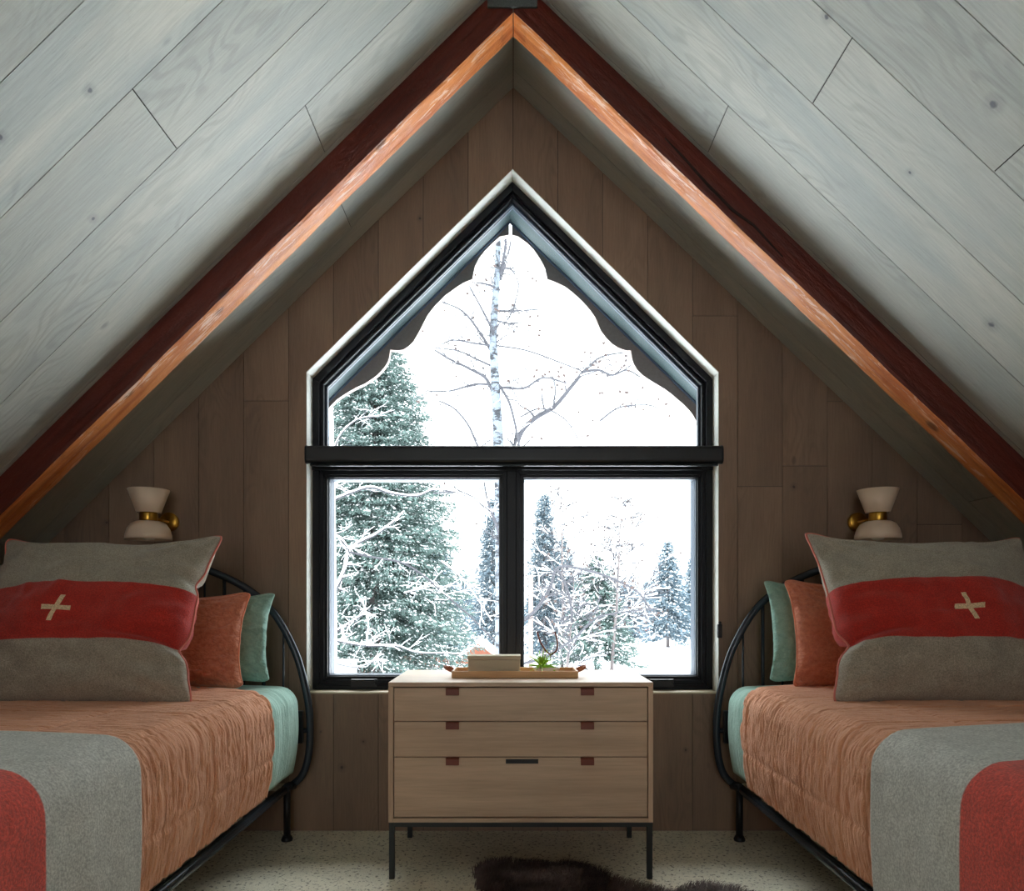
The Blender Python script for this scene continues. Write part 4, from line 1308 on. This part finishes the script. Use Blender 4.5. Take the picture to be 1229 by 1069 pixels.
for k in range(420):
    p = rr.choice(tips) + Vector((rr.uniform(-.03, .03), 0, -.03))
    if p.x < .3 and rr.random() < .8: continue
    a = Vector((rr.uniform(-1, 1), rr.uniform(-1, 1), rr.uniform(-1, 1))).normalized() * rr.uniform(.03, .055)
    b_ = a.cross(Vector((0, 1, .3))).normalized() * .028
    lm.add([p - a, p - b_, p + a, p + b_], [(0, 1, 2, 3)])
tag(lm.build('dry_leaves', M_deadleaf, bt, fix=False), kind='stuff')

# snowy sapling close to the left frame
YB2 = 7.0
st = empty('birch_sapling', (W(398, 0, YB2).x, YB2, GZ), 'slender snow-plastered birch sapling along the left edge of the left pane', 'tree')
MB().tube(smooth_path([W(c, r, YB2) for c, r in [(401, 1130), (400, 900), (399, 760), (398, 640), (397, 560), (395, 480), (394, 400), (392, 330)]], 4), [.042 - .001 * i for i in range(29)], 10).build('trunk', M_birch, st, smooth=True)
sn = MB(); sn.tube(smooth_path([W(c, r, YB2 - .028) for c, r in [(402, 900), (401, 760), (400, 640), (399, 560), (397, 480), (395, 400)]], 4), [.032 - .0008 * i for i in range(21)], 8)
wood = MB()
SB = [([(399, 601), (420, 592), (445, 585), (470, 592), (500, 595), (520, 588), (545, 590), (570, 600), (592, 615)], 4.0, 1.6), ([(400, 712), (412, 688), (418, 665), (430, 652), (450, 642), (470, 628), (485, 614)], 6, 2.5),
      ([(400, 641), (410, 648), (419, 660)], 3.5, 3), ([(400, 760), (420, 748), (438, 736)], 4.2, 2.6), ([(400, 768), (425, 773), (445, 775), (475, 775), (500, 783), (530, 784), (560, 785)], 3.8, 1.6),
      ([(418, 662), (445, 668), (482, 675), (510, 692), (535, 714), (565, 740), (594, 770)], 3.6, 2.6), ([(485, 712), (505, 706), (520, 698), (528, 706)], 2.4, 1.2),
      ([(530, 674), (550, 690), (568, 712), (590, 745)], 2.6, 1.4), ([(398, 545), (410, 520), (430, 503), (455, 500)], 3.0, 1.2), ([(440, 775), (442, 745), (437, 730)], 2.4, 1.5),
      ([(401, 795), (430, 800), (455, 790)], 2.4, 1.2), ([(399, 590), (408, 575), (416, 560)], 3, 2)]
for i, (pts, w0, w1) in enumerate(SB):
    P, rs_ = curve_branch(wood, sn, pts, w0 * .8, w1 * .8, YB2, dy=rr.uniform(-.3, .3), snowy=0 if i == 5 else 1.05)
    twigs(P, rs_, wood, sn, rr, 9, .26, .85, 1, 0, None, True)
tag(wood.build('branches', M_twig, st, fix=False), kind='stuff')
tag(sn.build('snow_on_branches', M_snow, st, fix=False), kind='stuff')

# low things beyond the trees
M_cedar = simple('orange_cedar_boards', (128, 74, 54), .8, var=.1, bscale=3)
M_redbarn = simple('faded_red_boards', (104, 60, 62), .8)
fn = empty('board_fence', (-4.6, 31, GZ), 'orange-brown board fence low behind the tall broad conifer', 'fence')
fb = MB()
for k in range(46):
    X = -9.4 + k * .20; fb.box(X, X + .185, 31, 31.03, GZ, -1.28 + .0)
fb.build('boards', M_cedar, fn)
MB().box(-9.4, -.2, 30.98, 31.06, -1.28, -1.16).build('snow_cap', M_snow, fn)
for k in range(5): MB().box(-9.3 + k * 2.2, -9.18 + k * 2.2, 31.03, 31.15, GZ, -1.28).build('post', M_cedar, fn)
shd = empty('garden_shed', (-1.6, 28, GZ), 'small orange shed with snowy pitched roof just left of the mullion', 'shed')
zr = lambda c, r: W(c, r, 28)
a, b_, c_ = zr(545, 795), zr(574, 772), zr(606, 795)
MB().prism([(a.x, GZ), (c_.x, GZ), (c_.x, a.z), (b_.x, b_.z), (a.x, a.z)], 28, 30.5).build('walls', M_cedar, shd)
rf_ = MB()
for p, q in ((a, b_), (b_, c_)):
    rf_.prism([(p.x, p.z), (q.x, q.z), (q.x, q.z + .13), (p.x, p.z + .13)], 27.8, 30.7)
rf_.build('snowy_roof', M_snow, shd)
ub = W(403, 795, 18.6); ub2 = W(425, 812, 18.6)
u = empty('utility_box', ((ub.x + ub2.x) / 2, 18.8, GZ), 'plain grey box standing in the lower left corner of the left pane', 'box')
MB().box(ub.x, ub2.x, 18.6, 19.0, GZ, ub.z).build('body', simple('pale_grey_metal', (104, 104, 106), .7), u, bevel=.02)
MB().box(ub.x - .03, ub2.x + .03, 18.57, 19.03, ub.z, ub.z + .06).build('snow_cap', M_snow, u)
bn = empty('red_barn', (13.2, 72, GZ), 'faded red barn with snowy roof at the edge of the snow field', 'barn')
a, b_ = W(751, 752, 72), W(779, 764, 72)
MB().box(a.x, b_.x, 72, 76, GZ, a.z).build('walls', M_redbarn, bn)
bm_ = MB(); bm_.add([(a.x - .2, 71.7, a.z), (b_.x + .2, 71.7, a.z), (b_.x + .2, 74, a.z + .55), (a.x - .2, 74, a.z + .55), (a.x - .2, 76.3, a.z), (b_.x + .2, 76.3, a.z)], [(0, 1, 2, 3), (3, 2, 5, 4), (0, 3, 4), (1, 5, 2), (0, 4, 5, 1)])
bm_.build('snowy_roof', M_snow, bn)
f2 = empty('rail_fence', (16.5, 66, GZ), 'short orange fence beside the spruce at the right edge', 'fence')
for k in range(9):
    MB().box(14.6 + k * .45, 14.7 + k * .45, 66, 66.08, GZ, GZ + .55).build('post', M_cedar, f2)
for zz_ in (GZ + .15, GZ + .35): MB().box(14.6, 18.3, 65.96, 66.0, zz_, zz_ + .14).build('rail', M_cedar, f2)
tp_ = W(637, 690, 17)
MB_ = MB().tube([(tp_.x, 17, GZ), (tp_.x, 17, tp_.z)], .055, 10)
tag(MB_.build('wooden_post', simple('pale_tan_post', (118, 100, 92), .8), base=(tp_.x, 17, GZ), smooth=True), 'pale tan wooden post just right of the central mullion', 'post')

# ------------------------------------------------------------------ light
wd = bpy.data.worlds.new('overcast_sky'); sc.world = wd; wd.use_nodes = True
nt = wd.node_tree; bg = nt.nodes['Background']
tc = nt.nodes.new('ShaderNodeTexCoord'); sp = nt.nodes.new('ShaderNodeSeparateXYZ'); mr = nt.nodes.new('ShaderNodeMapRange')
nt.links.new(tc.outputs['Generated'], sp.inputs[0]); nt.links.new(sp.outputs[2], mr.inputs[0])
mr.interpolation_type = 'SMOOTHSTEP'
mr.inputs[1].default_value = .44; mr.inputs[2].default_value = .80; mr.inputs[3].default_value = 2.1; mr.inputs[4].default_value = 7.4
bg.inputs[0].default_value = (.925, .97, 1.0, 1)
nt.links.new(mr.outputs[0], bg.inputs[1])
def portal(loc, rot, sx, sy):
    l = bpy.data.lights.new('portal', 'AREA'); l.shape = 'RECTANGLE'; l.size = sx; l.size_y = sy
    l.cycles.is_portal = True
    o = bpy.data.objects.new('sky_portal', l); COL.objects.link(o); o.location = loc; o.rotation_euler = rot
portal((0, D + .19, (zs + zap) / 2), (math.radians(-90), 0, 0), 1.8, 2.3)
portal((0, YB - .16, 1.375), (math.radians(90), 0, 0), 1.44, 1.35)

cam = bpy.data.cameras.new('camera'); co = bpy.data.objects.new('camera', cam); COL.objects.link(co)
co.location = (0, 0, H); co.rotation_euler = (math.radians(90), 0, 0)
cam.sensor_fit = 'HORIZONTAL'; cam.sensor_width = 36; cam.lens = 36 * F / 1229
cam.shift_x = (614.5 - U0) / 1229; cam.shift_y = (V0 - 534.5) / 1229
cam.clip_start = .01; cam.clip_end = 500
sc.camera = co
vs_ = sc.view_settings
sc.display_settings.display_device = 'sRGB'
vs_.view_transform = 'Standard'; vs_.look = 'None'; vs_.gamma = 1; vs_.use_curve_mapping = False
vs_.exposure = 1.14
sc.cycles.use_denoising = True
sc.cycles.max_bounces = 10; sc.cycles.diffuse_bounces = 7; sc.cycles.transparent_max_bounces = 16
sc.cycles.caustics_reflective = False; sc.cycles.caustics_refractive = False
sc.cycles.sample_clamp_indirect = 6
